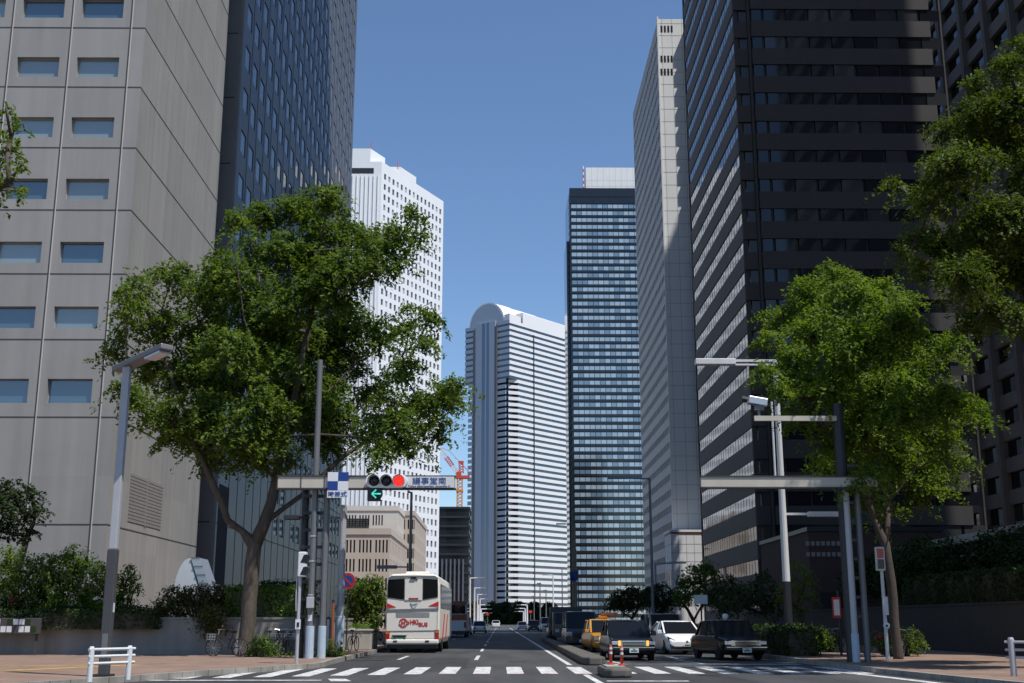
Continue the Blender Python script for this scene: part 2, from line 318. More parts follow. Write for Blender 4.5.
M = dict(
    asphalt=asphalt(),
    ground=mat('ground_mat', (0.12, 0.12, 0.11), 0.9, var=0.2, scale=0.05),
    paint=worn_paint('road_paint', (0.72, 0.72, 0.7), (0.2, 0.2, 0.2), 0.36, 0.56),
    redpaint=worn_paint('red_road_paint', (0.32, 0.08, 0.06), (0.12, 0.06, 0.05)),
    yellow=worn_paint('yellow_tactile', (0.62, 0.38, 0.06), (0.3, 0.2, 0.06)),
    brick=paving('brick_paving', (0.33, 0.21, 0.155), (0.27, 0.17, 0.125), 0.22, 0.11, (0.2, 0.16, 0.13)),
    kerb=mat('kerb_stone', (0.28, 0.262, 0.235), 0.85, var=0.4, scale=1.5, bump=0.4, joint=0.6),
    concA=mat('tower_concrete', (0.285, 0.277, 0.264), 0.8, var=0.1, scale=0.28, streak=0.13, panel=(3.37, 3.65, 0.8, -19.75 + 36.5, 0.05), bump=0.25, bscale=18),
    darkband=mat('dark_slab_edge', (0.022, 0.026, 0.034), 0.6, var=0.1),
    fin=mat('blue_grey_fin', (0.12, 0.135, 0.165), 0.5, var=0.05),
    joint=mat('joint_dark', (0.06, 0.055, 0.055), 0.9, var=0),
    jointl=mat('joint_light', (0.52, 0.5, 0.47), 0.7, var=0),
    concB=mat('dark_tile', (0.13, 0.126, 0.125), 0.38, var=0.08, scale=0.3, streak=0.08),
    concB2=mat('dark_concrete', (0.2, 0.185, 0.175), 0.8, var=0.1, scale=0.5, streak=0.12),
    white=mat('white_cladding', (0.78, 0.79, 0.8), 0.55, var=0.03, scale=0.1, streak=0.02),
    whiteD=mat('white_band', (0.8, 0.79, 0.79), 0.5, var=0.03, scale=0.1),
    greyblue=mat('grey_blue_cladding', (0.42, 0.47, 0.55), 0.35, var=0.05, scale=0.2),
    beige=mat('beige_stone', (0.5, 0.43, 0.36), 0.8, var=0.06, scale=0.3, streak=0.05),
    beigel=mat('pale_stone', (0.62, 0.57, 0.5), 0.8, var=0.05, scale=0.3),
    stoneG=mat('brown_granite', (0.05, 0.043, 0.038), 0.8, var=0.08, scale=0.5, streak=0.06),  # darker than the side stone: the front's shade is put into the colour
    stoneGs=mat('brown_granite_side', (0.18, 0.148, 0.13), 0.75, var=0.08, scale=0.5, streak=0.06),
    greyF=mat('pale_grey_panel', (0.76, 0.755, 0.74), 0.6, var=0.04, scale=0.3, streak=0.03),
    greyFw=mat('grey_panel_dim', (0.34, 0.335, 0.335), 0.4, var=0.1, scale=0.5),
    greyFs=mat('grey_panel', (0.5, 0.485, 0.47), 0.6, var=0.04, scale=0.3),  # greyer than the end wall, the street side's shade is in this colour
    concH=mat('grey_precast', (0.215, 0.2, 0.188), 0.8, var=0.08, scale=0.4, streak=0.1),
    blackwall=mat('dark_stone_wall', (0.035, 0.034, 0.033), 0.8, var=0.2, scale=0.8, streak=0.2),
    gwall=mat('garden_wall_concrete', (0.24, 0.225, 0.205), 0.85, var=0.15, scale=0.7, streak=0.35, bump=0.3),
    soil=mat('soil', (0.07, 0.05, 0.035), 0.95, var=0.3, scale=2),
    darksteel=mat('dark_steel', (0.035, 0.036, 0.04), 0.45, 0.3, var=0.1),
    midsteel=mat('grey_painted_steel', (0.17, 0.17, 0.175), 0.45, 0.2, var=0.1, scale=2, streak=0.15),
    polegrey=mat('pole_grey_paint', (0.42, 0.42, 0.44), 0.4, 0.1, var=0.06, streak=0.1),
    polebase=mat('pole_dark_base', (0.06, 0.06, 0.065), 0.6, var=0.1),
    polewhite=mat('pole_white_paint', (0.68, 0.68, 0.68), 0.4, 0.0, var=0.06, streak=0.12),
    alu=mat('aluminium', (0.6, 0.6, 0.62), 0.35, 0.8, var=0.06),
    beamtan=mat('beam_cream_paint', (0.52, 0.475, 0.4), 0.5, var=0.06, scale=1.2, streak=0.12),
    beamdark=mat('beam_edge', (0.05, 0.045, 0.04), 0.6, var=0.1),
    signwhite=mat('sign_white', (0.72, 0.73, 0.74), 0.4, var=0.03),
    signgrey=mat('sign_pale_grey', (0.66, 0.66, 0.65), 0.4, var=0.03),
    signblue=mat('sign_blue', (0.015, 0.05, 0.24), 0.4, var=0.03),
    signred=mat('sign_red', (0.5, 0.02, 0.025), 0.4, var=0.05),
    black=mat('black_plastic', (0.012, 0.012, 0.013), 0.35, var=0.0),
    rubber=mat('rubber', (0.018, 0.018, 0.018), 0.8, var=0.1),
    blackcar=mat('black_car_paint', (0.006, 0.007, 0.009), 0.2, var=0, ior=1.4),
    orangecar=mat('orange_car_paint', (0.6, 0.26, 0.016), 0.2, var=0.02),
    whitecar=mat('white_car_paint', (0.76, 0.76, 0.76), 0.2, var=0.02),
    greycar=mat('grey_car_paint', (0.22, 0.23, 0.25), 0.2, 0.5, var=0.02),
    navycar=mat('dark_car_paint', (0.03, 0.034, 0.045), 0.2, var=0.02),
    silvercar=mat('silver_car_paint', (0.5, 0.51, 0.53), 0.3, 0.5, var=0.02),
    carglass=mat('car_glass', (0.01, 0.012, 0.015), 0.04, var=0, ior=1.4, spec=0.35),
    tint=mat('tinted_glass', (0.006, 0.006, 0.007), 0.12, var=0, ior=1.3, spec=0.2),
    mediank=mat('median_stone', (0.115, 0.105, 0.09), 0.9, var=0.5, scale=1.7, bump=0.5, joint=0.6),  # darkened both for age and for the shade lying on the median
    chrome=mat('chrome', (0.65, 0.65, 0.66), 0.15, 1.0, var=0),
    lens=mat('clear_lens', (0.55, 0.57, 0.6), 0.1, 0.4, var=0),
    plate=mat('plate_white', (0.7, 0.7, 0.68), 0.4, var=0),
    plategreen=mat('plate_green', (0.02, 0.13, 0.07), 0.4, var=0),
    redlens=mat('red_lens', (0.42, 0.015, 0.01), 0.15, var=0),
    amber=emit('amber_lamp', (1.0, 0.42, 0.05), 1.2),
    amberd=mat('amber_lens', (0.5, 0.17, 0.02), 0.2, var=0),
    redlamp=emit('red_lamp', (1.0, 0.03, 0.02), 0.9),
    redlampfar=emit('red_lamp_far', (1.0, 0.03, 0.02), 0.35),
    greenlamp=emit('green_arrow_lamp', (0.08, 0.8, 0.6), 0.6),
    offlens=mat('unlit_lens', (0.012, 0.012, 0.012), 0.2, var=0),
    buswhite=mat('bus_white_paint', (0.82, 0.765, 0.69), 0.3, var=0.02),
    busgrey=mat('bus_grey_strip', (0.2, 0.19, 0.19), 0.4, var=0),
    busred=mat('bus_red', (0.55, 0.025, 0.02), 0.4, var=0),
    rust=mat('rust_red', (0.32, 0.09, 0.045), 0.5, var=0.08),
    cone=mat('post_orange_red', (0.45, 0.055, 0.03), 0.5, var=0.15, scale=8),
    craner=mat('crane_red', (0.62, 0.08, 0.035), 0.5, var=0.03),
    craneo=mat('crane_orange', (0.75, 0.28, 0.03), 0.5, var=0.03),
    bark=mat('bark', (0.09, 0.072, 0.058), 0.9, var=0.5, scale=5, bump=1.6, bscale=9, stretch=(1, 1, 0.35)),
    barkd=mat('bark_dark', (0.07, 0.055, 0.045), 0.9, var=0.3, scale=4, bump=0.6, bscale=12),
    bluewrap=mat('pale_blue_wrap', (0.42, 0.5, 0.58), 0.5, var=0.12, scale=6),
    planter=mat('planter_stone', (0.4, 0.37, 0.33), 0.8, var=0.1, scale=2, streak=0.1),
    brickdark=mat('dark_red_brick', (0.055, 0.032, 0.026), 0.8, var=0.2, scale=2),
    louvre=mat('louvre_grey', (0.24, 0.225, 0.21), 0.7, var=0.15, scale=4),
    fanwhite=mat('fan_metal', (0.62, 0.64, 0.66), 0.3, 0.2, var=0.06),
    glassA=panes('glass_tower_pane', (0.055, 0.105, 0.15), (0.24, 0.3, 0.31), 0.3, ior=2.3, wob=0.06),  # bluish base colour paints in the reflected sky
    glassB=panes('glass_dark_tower_pane', (0.075, 0.1, 0.135), (0.13, 0.155, 0.19), 0.2, ior=1.7),
    glassC=panes('glass_white_tower_pane', (0.05, 0.06, 0.075), (0.45, 0.46, 0.46), 0.3),
    glassD=mat('glass_blue_band', (0.04, 0.07, 0.1), 0.08, var=0.2, scale=0.08, ior=1.8),
    glassDb=mat('glass_blue_strip', (0.13, 0.18, 0.28), 0.1, var=0.05, ior=1.8),
    glassE=panes('glass_striped_tower_pane', (0.13, 0.2, 0.26), (0.38, 0.48, 0.54), 0.66, ior=2.4),  # pale share is sky reflection put into the colour
    glassEd=mat('glass_dark_band', (0.014, 0.017, 0.02), 0.1, var=0.2, scale=0.1, ior=1.6),
    glassG=panes('glass_brown_tower_pane', (0.07, 0.08, 0.1), (0.3, 0.305, 0.31), 0.5, ior=2.0, wob=0.05),  # pale share paints the reflection of sunlit buildings opposite
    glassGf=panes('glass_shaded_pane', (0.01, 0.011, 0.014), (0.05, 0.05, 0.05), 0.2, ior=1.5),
    slot=mat('window_slot_dark', (0.035, 0.033, 0.032), 0.2, var=0),
    leafL=leafmat('leaf_mid_green', (0.045, 0.085, 0.016), (0.15, 0.215, 0.04), 0.4),
    leafR=leafmat('leaf_yellow_green', (0.062, 0.115, 0.017), (0.17, 0.245, 0.038), 0.43),
    leafFg=leafmat('leaf_olive', (0.028, 0.052, 0.01), (0.12, 0.165, 0.03), 0.36),
    leafDk=leafmat('leaf_dark', (0.014, 0.03, 0.009), (0.042, 0.07, 0.016), 0.2),
    leafHedge=leafmat('leaf_hedge', (0.065, 0.125, 0.018), (0.14, 0.22, 0.036), 0.3),  # lightened to stand in for sunlight the hedges do not get
    leafBrown=leafmat('leaf_brown_mix', (0.09, 0.06, 0.025), (0.08, 0.1, 0.025), 0.2),
    petalRed=leafmat('azalea_petal', (0.3, 0.01, 0.06), (0.45, 0.02, 0.1), 0.3),
    petalWhite=leafmat('white_petal', (0.6, 0.58, 0.55), (0.75, 0.72, 0.7), 0.3),
)
# ================================================================== SETTING
def sheet(name, polys, z, m):
    b = MB()
    for p in polys: b.poly([(x, y, z) for x, y in p])
    return tag(b.build(name, m), kind='structure')

sheet('ground', [[(-4000, -1500), (4000, -1500), (4000, 6000), (-4000, 6000)]], -0.03, M['ground'])
sheet('road', [[(-13, -60), (11, -60), (11, 29), (-13, 29)], [(-13, 29), (10.9, 29), (10.5, 34), (10.5, 120), (-13, 120)],
               [(-13, 120), (11.5, 120), (11.5, 900), (-13, 900)], [(11, -60), (60, -60), (60, 20), (11, 20)]], 0.0, M['asphalt'])

def slab(name, pts, z, m, kerb=True):
    b = MB(); b.prism([(x, y, -0.02) for x, y in pts], (0, 0, z + 0.02))
    return tag(b.build(name, m), kind='structure')

Lk = [(-5.75, 900), (-5.75, 42), (-5.62, 39.5), (-5.75, 38.2), (-6.4, 36.6), (-7.8, 33.0), (-9.1, 28.8), (-11.2, 23.5), (-12.2, 18), (-12.2, -50)]
slab('pavement', [(x - 0.18, y) for x, y in Lk] + [(-60, -50), (-60, 900)], 0.13, M['brick'])
Rk = [(10.5, 900), (10.5, 34), (10.9, 28.5), (11.6, 22), (60, 21.5), (60, 900)]
slab('pavement', [(10.68, 900), (10.68, 34), (11.06, 28.6), (11.8, 22.2), (60, 21.7), (60, 900)], 0.13, M['brick'])

def strip_along(name, line, w0, w1, z0, z1, m):
    """kerb of width w0..w1 to the left of the line"""
    b = MB(); L = [V((x, y, 0)) for x, y in line]
    rings = []
    for i, p in enumerate(L):
        d = (L[min(i + 1, len(L) - 1)] - L[max(i - 1, 0)]).normalized(); n = V((-d.y, d.x, 0))
        rings.append([p + n * w0 + V((0, 0, z0)), p + n * w0 + V((0, 0, z1)), p + n * w1 + V((0, 0, z1)), p + n * w1 + V((0, 0, z0))])
    b.ring_loft(rings)
    return tag(b.build(name, m), kind='structure')
strip_along('kerb', Lk, -0.19, 0.0, -0.02, 0.15, M['kerb'])
strip_along('kerb', Rk[:4], -0.0, 0.19, -0.02, 0.15, M['kerb'])

# painted markings
mk = MB(); ZM = 0.004
def rect(b, x0, x1, y0, y1, sk=0.0, z=ZM): b.poly([(x0, y0, z), (x1, y0 + sk, z), (x1, y1 + sk, z), (x0, y1, z)])
x = -8.35
while x < 2.3:
    ya = 34.2 - max(0, -2 - x) * 0.45; yb = 39.3 - max(0, -2 - x) * 0.35
    rect(mk, x, x + 0.47, ya, yb); x += 0.95
x = 3.35
while x < 10.0:
    rect(mk, x, x + 0.47, 34.2, 39.4); x += 0.95
rect(mk, 3.9, 10.2, 41.5, 42.0)                                     # stop line of the oncoming side
y = 46.5
while y < 300: rect(mk, -0.98, -0.83, y, y + 6.0); y += 13.5
y = 47.0
while y < 300: rect(mk, -3.95, -3.8, y, y + 5.0); y += 13.5
y = 47.0
while y < 300: rect(mk, 6.92, 7.07, y, y + 5.0); y += 13.5
mk.poly([(2.25, 41.0, ZM), (2.42, 41.0, ZM), (2.42, 300, ZM), (2.25, 300, ZM)])
mk.poly([(2.3, 24.0, ZM), (2.47, 24.0, ZM), (2.42, 33.6, ZM), (2.25, 33.6, ZM)])
mk.poly([(2.6, 29.8, ZM), (4.6, 29.8, ZM), (4.6, 30.15, ZM), (2.6, 30.15, ZM)])
mk.poly([(4.15, 42.2, ZM), (4.3, 42.2, ZM), (3.95, 47, ZM), (3.8, 47, ZM)])
mk.poly([(6.9, 42.2, ZM), (7.05, 42.2, ZM), (6.7, 47, ZM), (6.55, 47, ZM)])
# long white line curving out of the side road on the near right
pts = [(8.4, 38.6), (9.3, 36.5), (9.75, 34.0), (10.0, 31.0), (10.2, 27.0)]
for a, b_ in zip(pts, pts[1:]): mk.poly([(a[0], a[1], ZM), (a[0] + 0.3, a[1], ZM), (b_[0] + 0.3, b_[1], ZM), (b_[0], b_[1], ZM)])
# arrow head of the turning guide at the near left
mk.poly([(-4.1, 30.0, ZM), (-3.6, 30.0, ZM), (-3.9, 31.2, ZM), (-4.35, 31.2, ZM)])
mk.poly([(-9.2, 30.3, ZM), (-4.4, 30.3, ZM), (-4.4, 30.65, ZM), (-9.2, 30.65, ZM)])
tag(mk.build('road_marking', M['paint']), kind='structure')
rm = MB()
x = -1.7
while x < 2.3: rect(rm, x, x + 0.47, 33.9, 34.17); x += 0.95
tag(rm.build('road_marking', M['redpaint']), kind='structure')
tb = MB()
tb.poly([(-13.5, 33.0, 0.135), (-12.9, 33.2, 0.135), (-10.8, 37.6, 0.135), (-11.1, 37.6, 0.135)])
tb.poly([(-22, 34.2, 0.136), (-11.6, 36.9, 0.136), (-11.7, 37.2, 0.136), (-22, 34.55, 0.136)])
tag(tb.build('tactile_paving', M['yellow']), kind='structure')
# oil-dark patches and seams of the asphalt, manhole covers
mh = MB()
for cx, cy in ((0.6, 44.5), (-2.4, 42.6), (5.6, 33.0)):
    mh.lathe([(0.33, 0.001), (0.33, 0.006), (0.29, 0.009)], 18, Matrix.Translation((cx, cy, 0)))
tag(mh.build('manhole_cover', M['darksteel']), 'round dark iron covers set flush in the road', 'manhole cover', kind='structure')

# median kerb island and its end block
md = MB()
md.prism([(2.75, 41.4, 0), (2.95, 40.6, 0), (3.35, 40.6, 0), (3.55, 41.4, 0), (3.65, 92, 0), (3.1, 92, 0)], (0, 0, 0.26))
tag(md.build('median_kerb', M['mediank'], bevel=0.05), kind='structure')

# raised garden terrace behind the left wall
slab('garden_ground', [(-60, 49.62), (-7.75, 49.62), (-7.75, 61.5), (-20.0, 61.5), (-60, 61.5)], 1.35, M['soil'])
slab('garden_ground', [(20.62, 30.4), (60, 30.4), (60, 99.0), (20.62, 99.0)], 2.0, M['soil'])

# ================================================================== FACADES
def facade(mb, O, u, n, xs, zs, opening, depth):
    """wall sheet split into cells, cells with openings get reveals; returns the openings"""
    O, u, n = V(O), V(u).normalized(), V(n).normalized(); z = V((0, 0, 1)); out = []
    P = lambda a, b, d=0.0: O + u * a + z * b - n * d
    for i in range(len(xs) - 1):
        for j in range(len(zs) - 1):
            x0, x1, z0, z1 = xs[i], xs[i + 1], zs[j], zs[j + 1]
            op = opening(i, j)
            if op is None:
                mb.poly([P(x0, z0), P(x1, z0), P(x1, z1), P(x0, z1)]); continue
            for a0, a1, b0, b1 in (op if isinstance(op, list) else [op]):
                out.append((a0, a1, b0, b1, i, j))
            ops = op if isinstance(op, list) else [op]
            # cells are split in vertical slices round the openings of one row
            b0, b1 = ops[0][2], ops[0][3]; edges = [x0]
            mb.poly([P(x0, z0), P(x1, z0), P(x1, b0), P(x0, b0)]); mb.poly([P(x0, b1), P(x1, b1), P(x1, z1), P(x0, z1)])
            for a0, a1, _, _ in ops: edges += [a0, a1]
            edges.append(x1)
            for k in range(0, len(edges), 2):
                mb.poly([P(edges[k], b0), P(edges[k + 1], b0), P(edges[k + 1], b1), P(edges[k], b1)])
            for a0, a1, c0, c1 in ops:
                mb.poly([P(a0, c0), P(a1, c0), P(a1, c0, depth), P(a0, c0, depth)]); mb.poly([P(a0, c1), P(a1, c1), P(a1, c1, depth), P(a0, c1, depth)])
                mb.poly([P(a0, c0), P(a0, c1), P(a0, c1, depth), P(a0, c0, depth)]); mb.poly([P(a1, c0), P(a1, c1), P(a1, c1, depth), P(a1, c0, depth)])
    return out

def area_in_view(q):
    p = [proj(v) for v in q]
    cx = sum(a for a, _ in p) / len(p); cy = sum(b for _, b in p) / len(p)
    if cx < -20 or cx > 1044 or cy < -20 or cy > 700: return 0.0
    s = 0
    for i in range(len(p)):
        a, b = p[i], p[(i + 1) % len(p)]; s += a[0] * b[1] - b[0] * a[1]
    return abs(s)

def quad_of(O, u, n, r, d):
    O, u, n = V(O), V(u).normalized(), V(n).normalized(); z = V((0, 0, 1))
    P = lambda a, b: O + u * a + z * b - n * d
    return [P(r[0], r[2]), P(r[1], r[2]), P(r[1], r[3]), P(r[0], r[3])]

def put_windows(root, quads, m, name='window', most=100, framemat=None, fw=0.06):
    """windows as parts: the ones that show largest each by itself, the rest as one"""
    qs = sorted(quads, key=area_in_view, reverse=True)
    own = [q for q in qs if area_in_view(q) > 0][:most]; rest = qs[len(own):]
    for q in own:
        if framemat is not None:
            b = MB(); e = (q[1] - q[0]).normalized(); z = V((0, 0, 1)); nn = e.cross(z)
            for a, c in ((q[0], q[1]), (q[3], q[2])): b.bar(a, c, fw, fw)
            for a, c in ((q[0], q[3]), (q[1], q[2])): b.bar(a, c, fw, fw, up=e)
            w = b.build(name, framemat, root, world=True)
            g = MB(); g.poly(q); p = g.build('pane', m, w); 
            me = p.data; o = ORIG[root.name]
            for vv in me.vertices: vv.co -= V(o)
        else:
            g = MB(); g.poly(q); g.build(name, m, root, world=True)
    if rest:
        g = MB()
        for q in rest: g.poly(q)
        tag(g.build(name, m, root, world=True), kind='stuff')

def lines(mb, O, u, n, xs, zs, x0, x1, z0, z1, w=0.05, proud=0.012):
    O, u, n = V(O), V(u).normalized(), V(n).normalized(); z = V((0, 0, 1))
    P = lambda a, b, d: O + u * a + z * b + n * d
    def sl(a0, a1, b0, b1, d):
        mb.ring_loft([[P(a0, b0, -0.02), P(a1, b0, -0.02), P(a1, b1, -0.02), P(a0, b1, -0.02)], [P(a0, b0, d), P(a1, b0, d), P(a1, b1, d), P(a0, b1, d)]])
    for a in xs: sl(a - w / 2, a + w / 2, z0, z1, proud)
    for b in zs: sl(x0, x1, b - w / 2, b + w / 2, proud + 0.003)

def wallbox(mb, x0, x1, y0, y1, z0, z1, skip=''):
    """closed block without the sides named in skip (built separately as facades)"""
    if 'f' not in skip: mb.poly([(x0, y0, z0), (x1, y0, z0), (x1, y0, z1), (x0, y0, z1)])
    if 'b' not in skip: mb.poly([(x0, y1, z0), (x1, y1, z0), (x1, y1, z1), (x0, y1, z1)])
    if 'l' not in skip: mb.poly([(x0, y0, z0), (x0, y1, z0), (x0, y1, z1), (x0, y0, z1)])
    if 'r' not in skip: mb.poly([(x1, y0, z0), (x1, y1, z0), (x1, y1, z1), (x1, y0, z1)])
    if 't' not in skip: mb.poly([(x0, y0, z1), (x1, y0, z1), (x1, y1, z1), (x0, y1, z1)])

# ---- near left concrete tower with punched windows
t = thing('office_tower', 'pale grey concrete tower with small punched square-cornered windows, at the left edge', 'tower', (-20.3, 62, 0))
TX, TY, TE, TH = -20.3, 62.0, 80.6, 72.0
w = MB()
wallbox(w, -53, TX, TY, TE, 0, TH, 'fr')
zs = [0, 6.3, 11.9, 16.1, 19.75] + [19.75 + 3.65 * k for k in range(1, 15)]
zs = [z for z in zs if z < TH] + [TH]
xs = [-53 + 53 - 53] if False else [-53.0 + 0] 
cols = [TX, -21.1] + [-21.1 - 3.37 * k for k in range(1, 10)]
cols = sorted([c for c in cols if c > -53] + [-53])
def opA(i, j):
    if j < 2 or i == 0 or i == len(cols) - 2: return None
    x0, x1, z0, z1 = cols[i], cols[i + 1], zs[j], zs[j + 1]
    c = 0.5 * (x0 + x1); b = z0 + (0.62 if j > 2 else 0.75)
    return (c - 1.22, c + 1.16, b, b + (1.2 if j > 2 else 1.3))
ops = facade(w, (0, TY, 0), (1, 0, 0), (0, -1, 0), cols, zs, opA, 0.34)
facade(w, (TX, 0, 0), (0, 1, 0), (1, 0, 0), [TY, TE], [0, TH], lambda i, j: None, 0)
w.build('wall', M['concA'], t, world=True)
j = MB(); lines(j, (0, TY, 0), (1, 0, 0), (0, -1, 0), [], zs[1:-1], -53, TX, 0, TH, 0.055)
lines(j, (TX, 0, 0), (0, 1, 0), (1, 0, 0), [], zs[1:-1], TY, TE, 0, TH, 0.06)
lines(j, (0, TY, 0), (1, 0, 0), (0, -1, 0), [c - 0.045 for c in cols[1:-1]], [], -53, TX, 0, TH, 0.05)
j.build('panel_joint', M['joint'], t, world=True)
j = MB(); lines(j, (0, TY, 0), (1, 0, 0), (0, -1, 0), [c + 0.04 for c in cols[1:-1]], [], -53, TX, 0, TH, 0.05, 0.03)
j.build('vertical_rib', M['jointl'], t, world=True)
j = MB(); lines(j, (TX, 0, 0), (0, 1, 0), (1, 0, 0), [TY + 3.1 * k for k in range(1, 6)], [], TY, TE, 0, TH, 0.03, 0.004)
j.build('fine_joint', M['louvre'], t, world=True)
put_windows(t, [quad_of((0, TY, 0), (1, 0, 0), (0, -1, 0), r, 0.3) for r in ops], M['glassA'], framemat=M['polegrey'], fw=0.05)
lv = MB()
for k in range(14): lv.box(TX - 0.02, TX + 0.03, 65.4, 71.8, 6.75 + 0.19 * k, 6.75 + 0.19 * k + 0.15)
lv.box(TX - 0.02, TX + 0.05, 68.5, 68.64, 6.7, 9.4)
lv.build('louvre_vent', M['louvre'], t, world=True)

# ---- tall dark tiled tower behind it
t = thing('office_tower', 'tall dark blue-grey tiled tower with a grid of reflecting windows, behind the concrete tower', 'tower', (-20.0, 83.7, 0))
BX, B0, B1, BH = -20.0, 83.7, 150.0, 136.0
w = MB(); wallbox(w, -70, BX, B0, B1, 0, BH, 'rf')
ncol = 22; cw = (B1 - 0.8 - B0 - 1.2) / ncol
ys = [B0, B0 + 1.2] + [B0 + 1.2 + cw * k for k in range(1, ncol + 1)] + [B1]
zs = [0, 8.2, 11.0, 14.4] + [14.4 + 3.55 * k for k in range(1, 40)]; zs = [z for z in zs if z < BH] + [BH]
def opB(i, j):
    if i == 0 or i == len(ys) - 2 or j == 0 or j == len(zs) - 2: return None
    if j == 1: return (ys[i] + 0.5, ys[i + 1] - 0.5, zs[1] + 0.7, zs[2] - 0.5) if (i in (8, 9, 11, 12) or i > 17) else None
    if j == 2: return (ys[i] + 0.5, ys[i + 1] - 0.5, zs[2] + 0.7, zs[3] - 0.7) if (i > 16 or i in (8, 9)) else None
    return (ys[i] + 0.6, ys[i + 1] - 0.55, zs[j] + 0.9, zs[j + 1] - 0.85)
ops = facade(w, (BX, 0, 0), (0, 1, 0), (1, 0, 0), ys, zs, opB, 0.12)
w.build('wall', M['concB'], t, world=True)
e = MB(); wallbox(e, -70, BX - 0.01, B0, B0 + 0.5, 0, BH, 'rbt')
e.box(BX - 0.25, BX + 0.03, B0 - 0.03, B0 + 0.6, 0, BH)
e.build('end_wall', M['concB2'], t, world=True)
j = MB(); lines(j, (0, B0, 0), (1, 0, 0), (0, -1, 0), [], [8.2 + 3.55 * 1.5 * k for k in range(24)], -70, BX, 0, BH, 0.09)
j.build('panel_joint', M['joint'], t, world=True)
j = MB(); lines(j, (BX, 0, 0), (0, 1, 0), (1, 0, 0), [y for y in ys[2:-2]], [8.2, 14.4], B0 + 0.7, B1, 0, BH, 0.06, 0.02)
j.build('fine_joint', M['joint'], t, world=True)
put_windows(t, [quad_of((BX, 0, 0), (0, 1, 0), (1, 0, 0), r, 0.06) for r in ops], M['glassB'])
d = MB(); d.box(BX - 0.1, BX + 0.02, 84.9, 88.0, 4.0, 11.0); d.build('service_bay', M['joint'], t, world=True)

# ---- white tower at the far left, turned to the street
ang = R(64); uC = V((math.cos(ang), math.sin(ang), 0)); nC = V((uC.y, -uC.x, 0))
c0 = at(375.5, 400, 400); c0.z = 0
t = thing('hotel_tower', 'bright white tower with rows of small dark windows, behind the large street tree', 'tower', c0)
HC = at(376, 161.5, 400).z
Lc = 46.0; nb = 15
xs = [0, 1.0] + [1.0 + (Lc - 2) / nb * k for k in range(1, nb + 1)] + [Lc]
rows = 41; rh = (HC - 3) / rows
zs = [rh * k for k in range(rows + 1)] + [HC]
def opC(i, j):
    if i == 0 or i == len(xs) - 2 or j >= rows: return None
    wd = xs[i + 1] - xs[i]
    return (xs[i] + wd * 0.26, xs[i + 1] - wd * 0.26, zs[j] + rh * 0.2, zs[j] + rh * 0.76)
w = MB(); ops = facade(w, c0, uC, nC, xs, zs, opC, 0.35)
fl = c0 - uC * 0 + V((-1, 0, 0)) * 0
eL = c0 + V((-32, 0, 0)); bR = c0 + uC * Lc; bL = eL + uC * Lc
up = V((0, 0, HC))
for a, b in ((eL, c0), (bR, bL), (bL, eL)): w.poly([a, b, b + up, a + up])
w.poly([c0 + up, bR + up, bL + up, eL + up])
w.build('wall', M['white'], t, world=True)
put_windows(t, [quad_of(c0, uC, nC, r, 0.3) for r in ops], M['glassC'])
pa = MB()                                                          # stepped roof blocks
def pblock(s0, s1, dz, inset=0.0):
    a = c0 + uC * s0; b = c0 + uC * s1
    pts = [a, b, b + V((-32, 0, 0)), a + V((-32, 0, 0))]
    pa.prism([p + V((0, 0, HC)) for p in pts], (0, 0, dz))
pblock(13, 24.5, 2.6)
pa.prism([c0 + V((-31.9, 0.03, HC)), c0 + V((-4.2, 0.03, HC)), c0 + V((-4.2, 0.03, HC)) + uC * 10, c0 + V((-31.9, 0.3, HC)) + uC * 10], (0, 0, at(364, 148.5, 400).z - HC))
pa.build('roof_parapet', M['white'], t, world=True)
rb = MB()
for k in range(12):
    xx = c0.x - 1.2 - 1.5 * k; rb.box(xx - 0.12, xx + 0.12, c0.y - 0.35, c0.y + 0.01, 0, HC - 5.2)
rb.build('vertical_rib', M['white'], t, world=True)
s = MB(); s.box(c0.x - 12, c0.x - 2.8, c0.y - 0.05, c0.y + 0.2, HC - 4.6, HC - 2.5); s.build('roof_opening', M['slot'], t, world=True)
a = MB()
for dx in (-2, 9): p_ = c0 + (V((-5, 0, 0)) + uC * 2 if dx < 0 else uC * 11); a.tube([p_ + V((0, 0, HC + 1)), p_ + V((0, 0, HC + (8 if dx < 0 else 4)))], 0.16, 6)
a.build('antenna', M['craner'], t, world=True)

